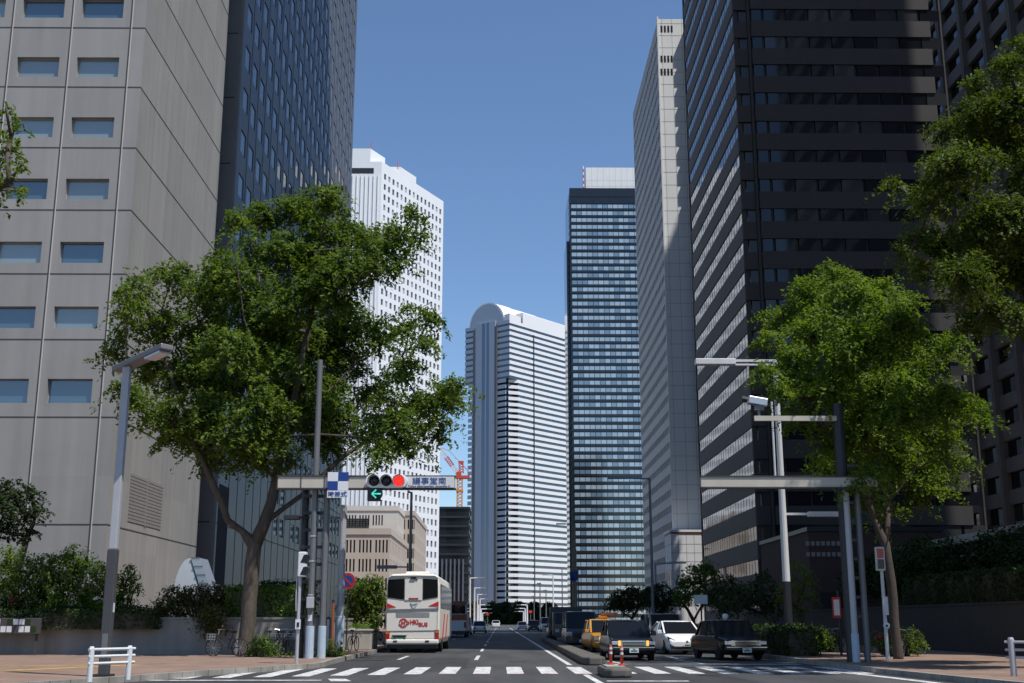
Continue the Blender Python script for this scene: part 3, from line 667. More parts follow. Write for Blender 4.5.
# ---- stepped beige stone blocks below it
def beige_block(label, x0p, x1p, topp, Y, depth, m, rows, group=None, slots=True, side_px=None):
    a = at(x0p, topp, Y); b = at(x1p, topp, Y); H = a.z
    t = thing('stone_building', label, 'building', ((a.x + b.x) / 2, Y, 0))
    w = MB(); wallbox(w, a.x, b.x, Y, Y + depth, 0, H, 'fr')
    W = b.x - a.x
    bays = max(3, int(W / 3.2)); bw = W / bays
    xs = [a.x + bw * k for k in range(bays + 1)]
    rh = 4.2; zz = [H - 1.6 - rh * k for k in range(rows + 1)][::-1]; zz = [0] + zz + [H]
    def op(i, j):
        if j == 0 or j == len(zz) - 2 or i == 0: return None
        if (i % 6) == 5: return None
        c = 0.5 * (xs[i] + xs[i + 1])
        return [(c + o - 0.2, c + o + 0.2, zz[j] + 0.8, zz[j + 1] - 0.6) for o in (-1.2, -0.4, 0.4, 1.2)]
    ops = facade(w, (0, Y, 0), (1, 0, 0), (0, -1, 0), xs, zz, op, 0.3)
    nd = max(3, int(depth / 4)); dw = depth / nd; yy = [Y + dw * k for k in range(nd + 1)]
    def op2(i, j):
        if j == 0 or j == len(zz) - 2: return None
        c = 0.5 * (yy[i] + yy[i + 1]); return (c - 0.7, c + 0.7, zz[j] + 0.7, zz[j + 1] - 0.5)
    ops2 = facade(w, (b.x, 0, 0), (0, 1, 0), (1, 0, 0), yy, zz, op2, 0.3)
    w.build('wall', m, t, world=True)
    put_windows(t, [quad_of((0, Y, 0), (1, 0, 0), (0, -1, 0), r, 0.26) for r in ops] + [quad_of((b.x, 0, 0), (0, 1, 0), (1, 0, 0), r, 0.26) for r in ops2], M['slot'])
    c = MB(); c.box(a.x - 0.2, b.x + 0.25, Y - 0.25, Y + 0.4, H - 1.0, H + 0.35); c.box(b.x - 0.4, b.x + 0.26, Y + 0.41, Y + depth, H - 1.0, H + 0.35)
    c.build('cornice', m, t, world=True)
    return t, a, b, H
tt, a, b, H = beige_block('pale stone block with slotted windows and a louvred band, below the white tower', 318, 398, 507, 330, 45, M['beigel'], 6)
lb = MB(); p0 = at(347, 519, 330); p1 = at(369, 529, 330)
for k in range(5): z = p1.z + (p0.z - p1.z) * k / 4.4; lb.box(p0.x - 8, p1.x, 329.6, 330.05, z, z + 0.35)
lb.build('louvre_band', M['slot'], tt, world=True)
beige_block('lower beige stone block with paired slot windows, left behind the white bus', 325, 390, 530, 270, 50, M['beige'], 6)
t, a, b, H = beige_block('narrow tan stone block with tall dark windows, right beside the white tower', 398, 414, 512, 352, 60, M['beige'], 7)

# ---- dark mid-rise with a crane on it
a = at(436, 508, 470); b = at(461.5, 508, 470); Hm = a.z
t = thing('office_block', 'dark mid-rise office block with floor bands, under the red crane', 'building', ((a.x + b.x) / 2, 470, 0))
w = MB(); w.box(a.x - 4, b.x + 3, 470, 500, 0, Hm); w.build('wall', M['glassEd'], t, world=True)
s = MB()
for k in range(14): s.box(a.x - 4.3, b.x + 3.3, 469.6, 500.3, Hm - 0.3 - 3.6 * k, Hm + 0.5 - 3.6 * k)
s.build('floor_band', M['darkband'], t, world=True)
f = MB()
for k in range(7):
    xx = at(438 + 4.2 * k, 560, 469).x; f.box(xx - 0.3, xx + 0.3, 469.0, 469.55, 0, Hm * 0.56)
f.build('fin', M['fin'], t, world=True)

# red tower crane on its roof
cr = at(459.5, 508, 480); ct = at(459.5, 478, 480)
t = thing('tower_crane', 'red and orange tower crane with a raised white and red jib, on the dark block', 'crane', (cr.x, 480, Hm))
def lattice(mb, p, q, w, n, th=0.16):
    p, q = V(p), V(q); d = (q - p).normalized(); ref = V((0, 1, 0)) if abs(d.y) < 0.9 else V((1, 0, 0))
    x = d.cross(ref).normalized() * w / 2; y = d.cross(x).normalized() * w / 2
    cs = [x + y, x - y, -x - y, -x + y]
    for c in cs: mb.bar(p + c, q + c, th)
    for k in range(n):
        a0 = p + (q - p) * (k / n); a1 = p + (q - p) * ((k + 1) / n)
        for i in range(4): mb.bar(a0 + cs[i], a1 + cs[(i + 1) % 4], th * 0.7)
b = MB(); lattice(b, (cr.x, 480, Hm), (cr.x, 480, ct.z), 2.0, 9, 0.4); b.box(cr.x - 1.4, cr.x + 1.4, 478.6, 481.4, at(459, 491, 480).z - 0.4, at(459, 491, 480).z + 0.6)
b.build('mast', M['craneo'], t, world=True)
b = MB(); pk = at(461, 463, 480); b.box(cr.x - 1.6, cr.x + 4.0, 478.6, 481.4, ct.z - 0.3, ct.z + 0.9); b.box(cr.x - 1.4, cr.x + 0.6, 478.6, 481.4, ct.z + 0.9, ct.z + 2.4)
lattice(b, (cr.x + 0.6, 480, ct.z + 2), pk, 1.6, 4, 0.35); b.box(pk.x - 1.1, pk.x + 1.1, 479.4, 480.6, pk.z, pk.z + 0.8)
b.bar((cr.x + 4, 480, ct.z + 2), pk, 0.3); b.build('cabin_frame', M['craner'], t, world=True)
je = at(438.5, 447, 480); js = V((cr.x - 0.5, 480, ct.z + 1.5))
m1 = js.lerp(je, 0.3); m2 = js.lerp(je, 0.62)
for p, q, mm in ((js, m1, 'white'), (m1, m2, 'craner'), (m2, je, 'white')):
    b = MB(); lattice(b, p, q, 1.5, 5, 0.3); b.build('jib', M[mm], t, world=True)
b = MB(); b.bar(pk, pk.lerp(je, 0.55) + V((0, 0, 1.5)), 0.14); b.bar(pk.lerp(je, 0.55) + V((0, 0, 1.5)), je, 0.14); b.build('cable', M['rust'], t, world=True)

# ---- blue and white banded tower with a barrel roof
dY = 760.0
c0 = at(509.5, 330, dY); c0.z = 0; HD = at(509.5, 319.5, dY).z
th = R(40); uL = V((-math.cos(th), math.sin(th), 0)); uR = V((math.sin(th), math.cos(th), 0)); nL = V((-math.sin(th), -math.cos(th), 0)); nR = V((math.cos(th), -math.sin(th), 0))
t = thing('banded_tower', 'white and blue banded tower with a barrel vault roof, at the street end', 'tower', c0)
WL, WR = 39.0, 101.0
up = V((0, 0, 1))
w = MB()
def blk(mb, o, a, b, z0, z1):
    mb.prism([o + up * z0, o + uL * a + up * z0, o + uL * a + uR * b + up * z0, o + uR * b + up * z0], up * (z1 - z0))
step = HD * 0.80
ins = 3.2
blk(w, c0 + uL * 0.3 + uR * 0.3, WL - 0.6, WR - 0.6, step, HD); blk(w, c0 + uL * (ins + 0.3) + uR * (ins + 0.3), WL - 2 * ins - 0.6, WR - ins - 0.6, 0, step); blk(w, c0 + uL * 0.3 + uR * 9.3, 3.2, WR - 10, 0, step)
w.build('glazed_body', M['glassD'], t, world=True)
# white floor bands, one per storey and face
sh = HD / 50
for k in range(50):
    z0 = sh * k + 1.75; z1 = sh * (k + 1); hi = z0 > step
    b = MB(); q = c0
    if hi: pl = [q, q + uR * WR, q + uR * WR + uL * 0.5, q + uL * 0.5]
    else: pl = [q + uL * ins + uR * (ins - 0.3), q + uL * ins + uR * ins, q + uR * 9 , q + uR * WR, q + uR * WR + uL * 0.5, q + uL * 0.5 + uR * 9.2, q + uL * (ins + 0.3) + uR * (ins + 0.4)]
    b.prism([v + up * z0 for v in pl], up * (z1 - z0))
    b.build('floor_band', M['whiteD'], t, world=True)
for k in range(50):
    z0 = sh * k + 1.45; z1 = sh * (k + 1); hi = z0 > step
    aa, bb = (0.02, WL) if hi else (ins + 0.02, WL - ins)
    for s0, s1 in ((aa, 10.5), (30.5, bb)):
        b = MB(); b.prism([c0 + uL * s0 + nL * 0.02 + up * z0, c0 + uL * s1 + nL * 0.02 + up * z0, c0 + uL * s1 - nL * 0.5 + up * z0, c0 + uL * s0 - nL * 0.5 + up * z0], up * (z1 - z0))
        b.build('side_band', M['greyblue'], t, world=True)
b = MB(); q = c0 + nL * 0.6
b.prism([q + uL * 11.6, q + uL * 29.4, q + uL * 29.4 - nL * 1, q + uL * 11.6 - nL * 1], up * (HD + 1.0)); b.build('centre_panel', M['greyblue'], t, world=True)
for s0, s1, mm in ((17.2, 19.4, 'glassDb'), (20.8, 23.4, 'glassDb')):
    b = MB(); q = c0 + nL * 0.7
    b.prism([q + uL * s0, q + uL * s1, q + uL * s1 - nL * 0.2, q + uL * s0 - nL * 0.2], up * (HD + 0.6)); b.build('blue_strip', M[mm], t, world=True)
for s0, s1 in ((10.3, 12.2), (29.2, 31.0)):
    b = MB(); q = c0 + nL * 0.9
    b.prism([q + uL * s0, q + uL * s1, q + uL * s1 - nL * 1.4, q + uL * s0 - nL * 1.4], up * (HD * 0.985)); b.build('corner_rib', M['concB'], t, world=True)
b = MB(); q = c0 + uR * 25 + nR * 0.15
b.prism([q, q + uR * 1.1, q + uR * 1.1 - nR * 0.3, q - nR * 0.3], up * HD * 0.97); b.build('dark_strip', M['glassEd'], t, world=True)
# barrel vault
rad = 15.4; cen = uL * 20.3
rings = []
for s_ in (0.5, WR - 2):
    rings.append([c0 + cen + uR * s_ + uL * (rad * math.cos(math.pi * k / 20)) + up * (HD - 0.5 + rad * 1.0 * math.sin(math.pi * k / 20)) for k in range(21)])
b = MB(); b.ring_loft(rings); b.build('barrel_vault', M['greyF'], t, world=True)
for k, (s0, s1, rr) in enumerate(((6, 16, 15.7), (24, 44, 15.6))):
    b = MB(); b.ring_loft([[c0 + cen + uR * s_ + uL * (rr * math.cos(math.pi * q / 20)) + up * (HD - 0.5 + rr * math.sin(math.pi * q / 20)) for q in range(3, 18)] for s_ in (s0, s1)]); b.build('vault_cladding', M['whiteD'], t, world=True)
b = MB(); b.ring_loft([[c0 + cen + uR * (0.3 - 0.15 * j) + uL * (r_ * math.cos(math.pi * q / 20)) + up * (HD - 0.5 + r_ * math.sin(math.pi * q / 20)) for q in range(21)] for j, r_ in ((0, 14.4), (1, 14.4))]); b.build('vault_end', M['greyblue'], t, world=True)
b = MB(); b.prism([c0 + up * HD, c0 + uL * 4.5 + up * HD, c0 + uL * 4.5 + uR * 12 + up * HD, c0 + uR * 12 + up * HD], up * 4.0)
b.prism([c0 + uR * 14 + up * HD, c0 + uR * WR + up * HD, c0 + uR * WR + uL * 6 + up * HD, c0 + uR * 14 + uL * 6 + up * HD], up * 7.5); b.build('roof_parapet', M['whiteD'], t, world=True)

# ---- dark glass tower with pale window bands
eY = 600.0
a = at(574.5, 600, eY); HE = at(575, 188, eY).z; X0 = a.x; X1 = X0 + 46; X0 -= 0.2
t = thing('glass_tower', 'dark glass tower with pale window bands and a white box on its roof', 'tower', ((X0 + X1) / 2, eY, 0))
w = MB(); w.box(X0, X1, eY, eY + 40, 0, HE); w.box(X0 - 1.4, X0 - 0.05, eY + 8, eY + 32, 0, HE * 0.88); w.build('glazed_body', M['glassEd'], t, world=True)
nr = 57; sh = (HE - 9) / nr; npn = 16; pw = (X1 - X0 - 1.6) / npn
for k in range(nr):
    b = MB(); z0 = sh * k + 1.45; z1 = z0 + 2.0
    for q in range(npn):
        xx = X0 + 0.8 + pw * q; b.poly([(xx + 0.14, eY - 0.06, z0), (xx + pw - 0.14, eY - 0.06, z0), (xx + pw - 0.14, eY - 0.06, z1), (xx + 0.14, eY - 0.06, z1)])
    b.build('window_band', M['glassE'], t, world=True)
b = MB()
for k in range(nr + 2): b.box(X0 - 0.15, X1 + 0.1, eY - 0.25, eY - 0.02, sh * k + 0.25, sh * k + 1.15); b.box(X0 - 0.2, X0 - 0.02, eY, eY + 8, sh * k, sh * k + 1.2)
b.build('floor_edge', M['glassEd'], t, world=True)
for k in range(9):
    for za in (HE - 7.6, HE - 4.2): b = MB(); xx = X0 + 1 + k * 5; b.box(xx, xx + 3.2, eY - 0.07, eY, za, za + 2.1); b.build('plant_louvre', M['glassEd'], t, world=True)
p0 = at(586, 187, eY + 6); p1 = at(586, 167.5, eY + 6)
b = MB(); b.box(p0.x, X1 - 1, eY + 6, eY + 34, HE, p1.z); b.build('roof_box', M['greyF'], t, world=True)
j = MB(); lines(j, (0, eY + 6, 0), (1, 0, 0), (0, -1, 0), [p0.x + 3.2 * k for k in range(1, 12)], [HE + 3.3, HE + 6.6], p0.x, X1 - 1, HE, p1.z, 0.15); j.build('panel_joint', M['greyFs'], t, world=True)
b = MB(); mx = at(583.5, 187, eY + 3).x
for k in range(4): b.tube([(mx, eY + 3, HE + 3.4 * k), (mx, eY + 3, HE + 3.4 * k + 1.7)], 0.35, 6)
b.build('mast', M['craner'], t, world=True)
b = MB()
for k in range(4): b.tube([(mx, eY + 3, HE + 3.4 * k + 1.7), (mx, eY + 3, HE + 3.4 * k + 3.4)], 0.35, 6)
b.build('mast', M['white'], t, world=True)

# ---- pale slab tower on the right
FX, F0, F1, FH = 22.0, 152.0, 184.0, at(656, 19, 152).z
t = thing('slab_tower', 'tall pale grey slab tower with a sunlit end wall, between the glass and brown towers', 'tower', (FX, F0, 0))
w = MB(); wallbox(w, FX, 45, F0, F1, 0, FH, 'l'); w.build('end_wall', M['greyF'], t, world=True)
ncl = 20; cl = (F1 - F0 - 1.4) / ncl
ys = [F0, F0 + 1.0] + [F0 + 1.0 + cl * k for k in range(1, ncl + 1)] + [F1]; nr = 40; rh = (FH - 1.5) / nr
zs = [rh * k for k in range(nr + 1)] + [FH]
def opF(i, j):
    if i == 0 or i == len(ys) - 2 or j == 0 or j >= nr: return None
    d = cl * 0.2
    return (ys[i] + d, ys[i + 1] - d, zs[j] + rh * 0.35, zs[j] + rh * 0.8)
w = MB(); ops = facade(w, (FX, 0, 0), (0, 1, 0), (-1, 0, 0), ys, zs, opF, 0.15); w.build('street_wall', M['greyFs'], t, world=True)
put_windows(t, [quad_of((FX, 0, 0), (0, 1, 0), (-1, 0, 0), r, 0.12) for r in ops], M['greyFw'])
j = MB(); lines(j, (0, F0, 0), (1, 0, 0), (0, -1, 0), [FX + 0.5, FX + 1.9, FX + 3.3, FX + 4.7], [1.85 * k for k in range(1, 46)], FX, 45, 0, FH, 0.035); j.build('panel_joint', M['louvre'], t, world=True)
for zp in (29, 59, 72):
    b = MB()
    for k in range(4): q = at(661.5 + 3.4 * k, zp, F0); b.box(q.x - 0.13, q.x + 0.13, F0 - 0.03, F0 + 0.05, q.z - 0.5, q.z + 0.5)
    b.build('vent_slot', M['slot'], t, world=True)
b = MB()
for k in range(22): b.box(26.2, 30, F0 - 1.9, F0 - 0.01, 21 + 2.9 * k, 22.7 + 2.9 * k)
b.build('balcony', M['greyF'], t, world=True)  # slabs added to throw stepped shadows on the end wall
b = MB(); b.box(FX - 0.15, FX + 0.05, F0 - 0.15, F0 + 0.3, 0, FH + 0.3); b.build('corner_trim', M['greyF'], t, world=True)

# its low front block
PY = 146.5
q0 = at(670.5, 532, PY); q1 = at(706, 532, PY)
t = thing('podium_block', 'low cream tiled block with a red roof line, in front of the pale slab tower', 'building', (q0.x, PY, 0))
PX = q0.x; PH = q0.z
w = MB(); wallbox(w, PX, 40, PY, 151.9, 0, PH, ''); w.build('wall', M['greyF'], t, world=True)
b = MB(); b.box(PX - 0.12, 40.1, PY - 0.12, 151.95, PH, PH + 0.28); b.build('roof_edge', M['white'], t, world=True)
b = MB(); b.box(PX - 0.05, 40.05, PY - 0.06, 151.9, PH - 0.22, PH - 0.02); b.build('roof_line', M['rust'], t, world=True)
j = MB(); lines(j, (0, PY, 0), (1, 0, 0), (0, -1, 0), [PX + 0.95 * k for k in range(1, 12)], [PH - 1.45 - 1.05 * k for k in range(8)], PX, 40, 0, PH, 0.04)
lines(j, (PX, 0, 0), (0, 1, 0), (-1, 0, 0), [PY + 1.7 * k for k in range(1, 4)], [PH - 1.45 - 2.1 * k for k in range(4)], PY, 151.9, 0, PH, 0.05); j.build('panel_joint', M['louvre'], t, world=True)
for k in range(3):
    b = MB(); b.box(PX - 0.03, PX + 0.02, PY + 0.4 + 1.7 * k, PY + 1.6 + 1.7 * k, PH - 6.6, PH - 4.4); b.build('window', M['glassEd'], t, world=True)

# ---- brown granite tower
GX, GX1, G0, G1, GH = 22.0, 40.5, 102.0, 131.0, 128.0
t = thing('granite_tower', 'very tall dark brown granite tower with long window bands, right of the street', 'tower', (GX, G0, 0))
core = MB(); core.box(GX + 0.5, GX1 - 0.3, G0 + 0.5, G1 - 0.3, 0, GH); core.build('core', M['slot'], t, world=True)
sh = 2.85; nf = int(GH / sh)
f1, f2 = MB(), MB()
for k in range(nf):
    z0 = sh * k + 1.22; z1 = sh * (k + 1)
    f1.box(GX + 1.55, GX1, G0, G0 + 0.49, z0 - 0.3, z1 - 0.3)
    f1.box(GX + 0.02, GX + 1.2, G0 + 0.28, G0 + 0.8, z0 - 0.3, z1 - 0.3)
    f2.box(GX, GX + 0.45, G0 + 0.81, G1, z0 - 0.3, z1 - 0.3)
    f1.box(GX1 - 0.29, GX1, G0 + 0.5, G1, z0 - 0.3, z1 - 0.3)
f1.build('front_spandrel', M['stoneG'], t, world=True); f2.build('street_spandrel', M['stoneGs'], t, world=True)
b = MB()
for k in range(9): b.box(GX + 1.6 + 2.12 * k + 1.0, GX + 1.6 + 2.12 * k + 1.16, G0 + 0.3, G0 + 0.5, 0, GH)
b.box(GX + 1.25, GX + 1.5, G0 + 0.25, G0 + 0.5, 0, GH); b.box(GX, GX + 0.4, G0 + 0.5, G0 + 0.8, 0, GH); b.box(GX, GX + 0.44, G1 - 0.5, G1 + 0.02, 0, GH)
b.build('mullion', M['stoneG'], t, world=True)
qs = []
npn = 22; pw = (G1 - 0.6 - G0 - 1.0) / npn
for k in range(nf):
    z0 = sh * k - 0.3 + 0.03; z1 = sh * k + 1.22 - 0.3 - 0.03
    if z0 < 1: continue
    for i in range(npn):
        y0 = G0 + 1.0 + pw * i; qs.append([V((GX + 0.07, y0 + 0.1, z0)), V((GX + 0.07, y0 + pw - 0.1, z0)), V((GX + 0.07, y0 + pw - 0.1, z1)), V((GX + 0.07, y0 + 0.1, z1))])
put_windows(t, qs, M['glassG'])
qs = []
for k in range(nf):
    z0 = sh * k - 0.3 + 0.03; z1 = sh * k + 1.22 - 0.3 - 0.03
    if z0 < 1: continue
    for i in range(9):
        x0 = GX + 1.6 + 2.12 * i - 0.9
        if i == 0: x0 = GX + 1.65
        x1 = GX + 1.6 + 2.12 * i + 0.95
        qs.append([V((x0, G0 + 0.12, z0)), V((x1, G0 + 0.12, z0)), V((x1, G0 + 0.12, z1)), V((x0, G0 + 0.12, z1))])
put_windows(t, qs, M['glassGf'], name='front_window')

# ---- grey precast tower with deep bays at the right edge
HX, H0, H1, HH = 60.0, 119.5, 176.0, 143.0
t = thing('precast_tower', 'grey precast concrete tower with deep square window bays, at the right edge', 'tower', (HX, H0, 0))
w = MB(); wallbox(w, HX, 90, H0, H1, 0, HH, 'l')
ys = [H0 + 7.0 * k for k in range(8)] + [H1]; zs = [3.75 * k for k in range(30)]; zs = [z for z in zs if z < HH] + [HH]
def opH(i, j):
    if j == 0 or j == len(zs) - 2: return None
    return (ys[i] + 0.45, ys[i + 1] - 0.45, zs[j] + 1.5, zs[j + 1] - 0.2)
ops = facade(w, (HX, 0, 0), (0, 1, 0), (-1, 0, 0), ys, zs, opH, 0.6); w.build('wall', M['concH'], t, world=True)
b = MB()
for y in ys[:-1]:
    b.box(HX - 0.55, HX + 0.02, y - 0.42, y - 0.08, 0, HH); b.box(HX - 0.55, HX + 0.02, y + 0.08, y + 0.42, 0, HH)
b.build('pier', M['concH'], t, world=True)
put_windows(t, [quad_of((HX, 0, 0), (0, 1, 0), (-1, 0, 0), r, 0.5) for r in ops], M['glassGf'])

# ---- tall tower standing to the right of the camera, whose shade falls on the left tower and the street
t = thing('civic_tower', 'tall stone tower beyond the right edge whose shade crosses the street', 'tower', (45, 26.4, 0))
w = MB(); w.box(45, 66, 26.4, 66.5, 0, 243); w.build('wall', M['concH'], t, world=True)
b = MB(); b.box(45, 66, 66.65, 79, 0, 168); b.build('wing', M['concH'], t, world=True)  # unseen lower block, added and sized to shape the shadow edges
b = MB()
for k in range(55): b.box(44.85, 66.1, 26.25, 66.6, 10 + 4.2 * k, 12 + 4.2 * k)
b.build('floor_band', M['greyF'], t, world=True)
b = MB(); b.box(31, 44.8, 22, 44, 0, 30); b.build('podium', M['concH'], t, world=True)  # unseen block added to shade the right retaining wall

# ---- low canopy roof and its wall on the right
t = thing('canopy_roof', 'long low canopy roof on a steel truss, above the dark hedge on the right', 'canopy', (26, 62, 2))
cz = at(1024, 528, 58.5).z
b = MB(); b.box(26.0, 36, 45, 80, cz - 0.1, cz + 0.22); b.build('roof', M['darksteel'], t, world=True)
b = MB(); b.box(25.93, 26.05, 44.9, 80.1, cz - 0.16, cz + 0.3); b.build('fascia', M['midsteel'], t, world=True)
b = MB()
for k in range(22):
    y = 46 + 1.6 * k; b.bar((26.4, y, cz - 0.12), (27.2, y + 0.8, cz - 1.2), 0.06); b.bar((27.2, y + 0.8, cz - 1.2), (26.4, y + 1.6, cz - 0.12), 0.06)
b.bar((27.2, 46, cz - 1.2), (27.2, 81, cz - 1.2), 0.1); b.build('truss', M['midsteel'], t, world=True)
for k in range(5):
    b = MB(); b.box(29.8, 30.2, 46 + 8.2 * k, 46.4 + 8.2 * k, 2.0, cz - 0.12); b.build('post', M['darksteel'], t, world=True)
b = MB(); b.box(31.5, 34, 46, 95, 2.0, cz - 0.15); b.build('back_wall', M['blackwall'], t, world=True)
# dark base wall with brick front
t = thing('brick_annex', 'low dark red brick annex in shade, behind the right signal poles', 'building', (25, 84, 0))
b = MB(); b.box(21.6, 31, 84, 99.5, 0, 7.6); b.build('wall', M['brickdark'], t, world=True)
b = MB(); b.box(21.5, 31.1, 83.9, 99.6, 7.603, 7.9); b.build('roof_edge', M['darksteel'], t, world=True)
b = MB(); b.box(22.2, 25.0, 83.95, 84.05, 0.2, 3.4); b.build('doorway', M['slot'], t, world=True)
for r_ in range(2):
    b = MB()
    for k in range(7): b.box(21.4 + 0.36 * k, 21.64 + 0.36 * k, 83.95, 84.02, 6.6 - 0.75 * r_, 6.9 - 0.75 * r_)
    b.build('vent_row', M['louvre'], t, world=True)

# retaining walls
def wall(name, label, pts, thick, z1, m, cap=None, z0=0.1):
    L = [V((x, y, 0)) for x, y in pts]
    t = thing(name, label, 'wall', (pts[0][0], pts[0][1], 0))
    rings = []; rc = []
    for i, p in enumerate(L):
        d0 = (L[i] - L[i - 1]).normalized() if i else (L[1] - L[0]).normalized(); d1 = (L[i + 1] - L[i]).normalized() if i < len(L) - 1 else d0
        d = (d0 + d1).normalized(); n = V((-d.y, d.x, 0)) / max(0.5, d.dot(d1))
        rings.append([p + V((0, 0, z0)), p + V((0, 0, z1)), p + n * thick + V((0, 0, z1)), p + n * thick + V((0, 0, z0))])
        rc.append([p - n * 0.04 + V((0, 0, z1 + 0.003)), p - n * 0.04 + V((0, 0, z1 + 0.09)), p + n * (thick + 0.04) + V((0, 0, z1 + 0.09)), p + n * (thick + 0.04) + V((0, 0, z1 + 0.003))])
    b = MB(); b.ring_loft(rings); b.build('wall_body', m, t, world=True)
    b = MB(); b.ring_loft(rc); b.build('coping', cap or m, t, world=True)
    return t
wall('retaining_wall', 'grey concrete retaining wall under the hedges, along the left pavement', [(-60, 49.3), (-7.4, 49.3), (-7.4, 61.4)], 0.3, 1.5, M['gwall'])
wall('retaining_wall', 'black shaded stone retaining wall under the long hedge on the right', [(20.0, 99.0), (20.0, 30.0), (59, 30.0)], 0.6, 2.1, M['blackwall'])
# ================================================================== VEGETATION
def leaves_mesh(name, C, Nn, size, m, parent, asp=0.55):
    """C: leaf centres (n,3), Nn: leaf normals; rhombic leaves folded a little along the midrib"""
    n = len(C)
    a = rng.normal(size=(n, 3)); d = np.cross(Nn, a); d /= np.linalg.norm(d, axis=1)[:, None] + 1e-9
    e = np.cross(Nn, d)
    s = (size * rng.uniform(0.6, 1.3, n))[:, None]
    o = np.array(ORIG[parent.name])[None]
    d = d - np.array([0, 0, 0.25])[None]
    tip = C + d * s; base = C - d * s; l = C + e * s * asp + Nn * s * 0.15; r = C - e * s * asp + Nn * s * 0.15
    vs = np.stack([base, l, tip, r], 1).reshape(-1, 3) - o
    me = bpy.data.meshes.new(name)
    me.vertices.add(4 * n); me.vertices.foreach_set('co', vs.astype(np.float32).ravel())
    me.loops.add(4 * n); me.loops.foreach_set('vertex_index', np.arange(4 * n, dtype=np.int32))
    me.polygons.add(n); me.polygons.foreach_set('loop_start', np.arange(0, 4 * n, 4, dtype=np.int32)); me.polygons.foreach_set('loop_total', np.full(n, 4, dtype=np.int32))
    me.update(calc_edges=True); me.materials.append(m)
    ob = bpy.data.objects.new(name, me); col.objects.link(ob); ob.parent = parent
    return ob

def spray_points(c, rx, rz, nspray, per, sr, flat=0.22):
    """leaf sprays in a flattened cloud; each spray is a drooping disc of leaves"""
    u = rng.normal(size=(nspray, 3)); u /= np.linalg.norm(u, axis=1)[:, None]
    rad = rng.uniform(0.25, 1, nspray)[:, None] ** 0.6
    sc = np.array(c)[None] + u * rad * np.array([rx, rx, rz])[None]
    out = u * np.array([1, 1, 0.4])[None]
    nrm = np.array([0, 0, 1.0])[None] + out * 0.55 + rng.normal(size=(nspray, 3)) * 0.22
    nrm /= np.linalg.norm(nrm, axis=1)[:, None]
    n = nspray * per
    N = np.repeat(nrm, per, 0); S = np.repeat(sc, per, 0)
    # each spray is a frond: long away from the clump's middle, narrow across, drooping at the tip
    ax = u + rng.normal(size=(nspray, 3)) * 0.35; ax[:, 2] *= 0.6
    ax -= nrm * (ax * nrm).sum(1)[:, None]; ax /= np.linalg.norm(ax, axis=1)[:, None] + 1e-9
    A = np.repeat(ax, per, 0); B = np.cross(N, A)
    ln = sr * np.repeat(rng.uniform(0.7, 1.6, nspray), per); s = rng.uniform(-0.7, 1.25, n)
    wd = ln * 0.42 * np.clip(1.15 - np.abs(s), 0.12, 1)
    P = S + A * (s * ln)[:, None] + B * (rng.uniform(-1, 1, n) * wd)[:, None] + N * rng.normal(size=(n, 1)) * sr * flat * 0.7
    P[:, 2] -= np.clip(s, 0, 2) ** 2 * ln * 0.3
    L = N + rng.normal(size=(n, 3)) * 0.42; L /= np.linalg.norm(L, axis=1)[:, None]
    return P, L, sc

def skeleton(base, forks, targets, r0, jit=0.12, limbs=()):
    """nodes grown from a trunk polyline to every target; returns tubes [(pts, radii)]"""
    nodes = [V(base)]; par = [-1]; plen = [0.0]
    def add(p, pa): nodes.append(V(p)); par.append(pa); plen.append(plen[pa] + (nodes[-1] - nodes[pa]).length); return len(nodes) - 1
    last = 0; trunk_n = 0
    for f in forks:
        f = V(f); k0 = last
        for q in range(1, 4): last = add(nodes[k0].lerp(f, q / 3) + V((random.uniform(-1, 1), random.uniform(-1, 1), 0)) * 0.03, last)
    top = V(forks[-1]); first = last
    for lb in limbs:
        cur = min(range(first, len(nodes)), key=lambda i: (nodes[i] - lb[0]).length)
        for p in lb[1:]:
            k0 = cur; n = max(2, int((p - nodes[k0]).length / 0.8))
            for q in range(1, n + 1): cur = add(nodes[k0].lerp(p, q / n) + V((random.uniform(-1, 1), random.uniform(-1, 1), random.uniform(-1, 1))) * 0.05, cur)
    ends = []
    for c in sorted(targets, key=lambda c: (c - top).length):
        best, bi = 1e9, first
        for i in range(max(1, first - 1), len(nodes)):
            dd = (nodes[i] - c).length; dz = max(0, nodes[i].z - c.z)
            cost = dd + 0.28 * plen[i] + 0.8 * dz
            if cost < best: best, bi = cost, i
        p0 = nodes[bi]; dist = (c - p0).length; n = max(2, int(dist / 0.8)); cur = bi
        sag = V((0, 0, 1)) * dist * 0.1
        for k in range(1, n + 1):
            s = k / n
            q = p0.lerp(c, s) + sag * (s * (1 - s) * 2.2 - (1 - s) * s * 0.6) + V((random.uniform(-1, 1), random.uniform(-1, 1), random.uniform(-1, 1))) * (jit * dist / n if k < n else 0)
            cur = add(q, cur)
        ends.append(cur)
    w = [0] * len(nodes)
    for e in ends:
        k = e
        while k >= 0: w[k] += 1; k = par[k]
    tot = max(1, w[0])
    rad = [max(0.014, r0 * (max(1, x) / tot) ** 0.6) for x in w]
    return nodes, par, rad

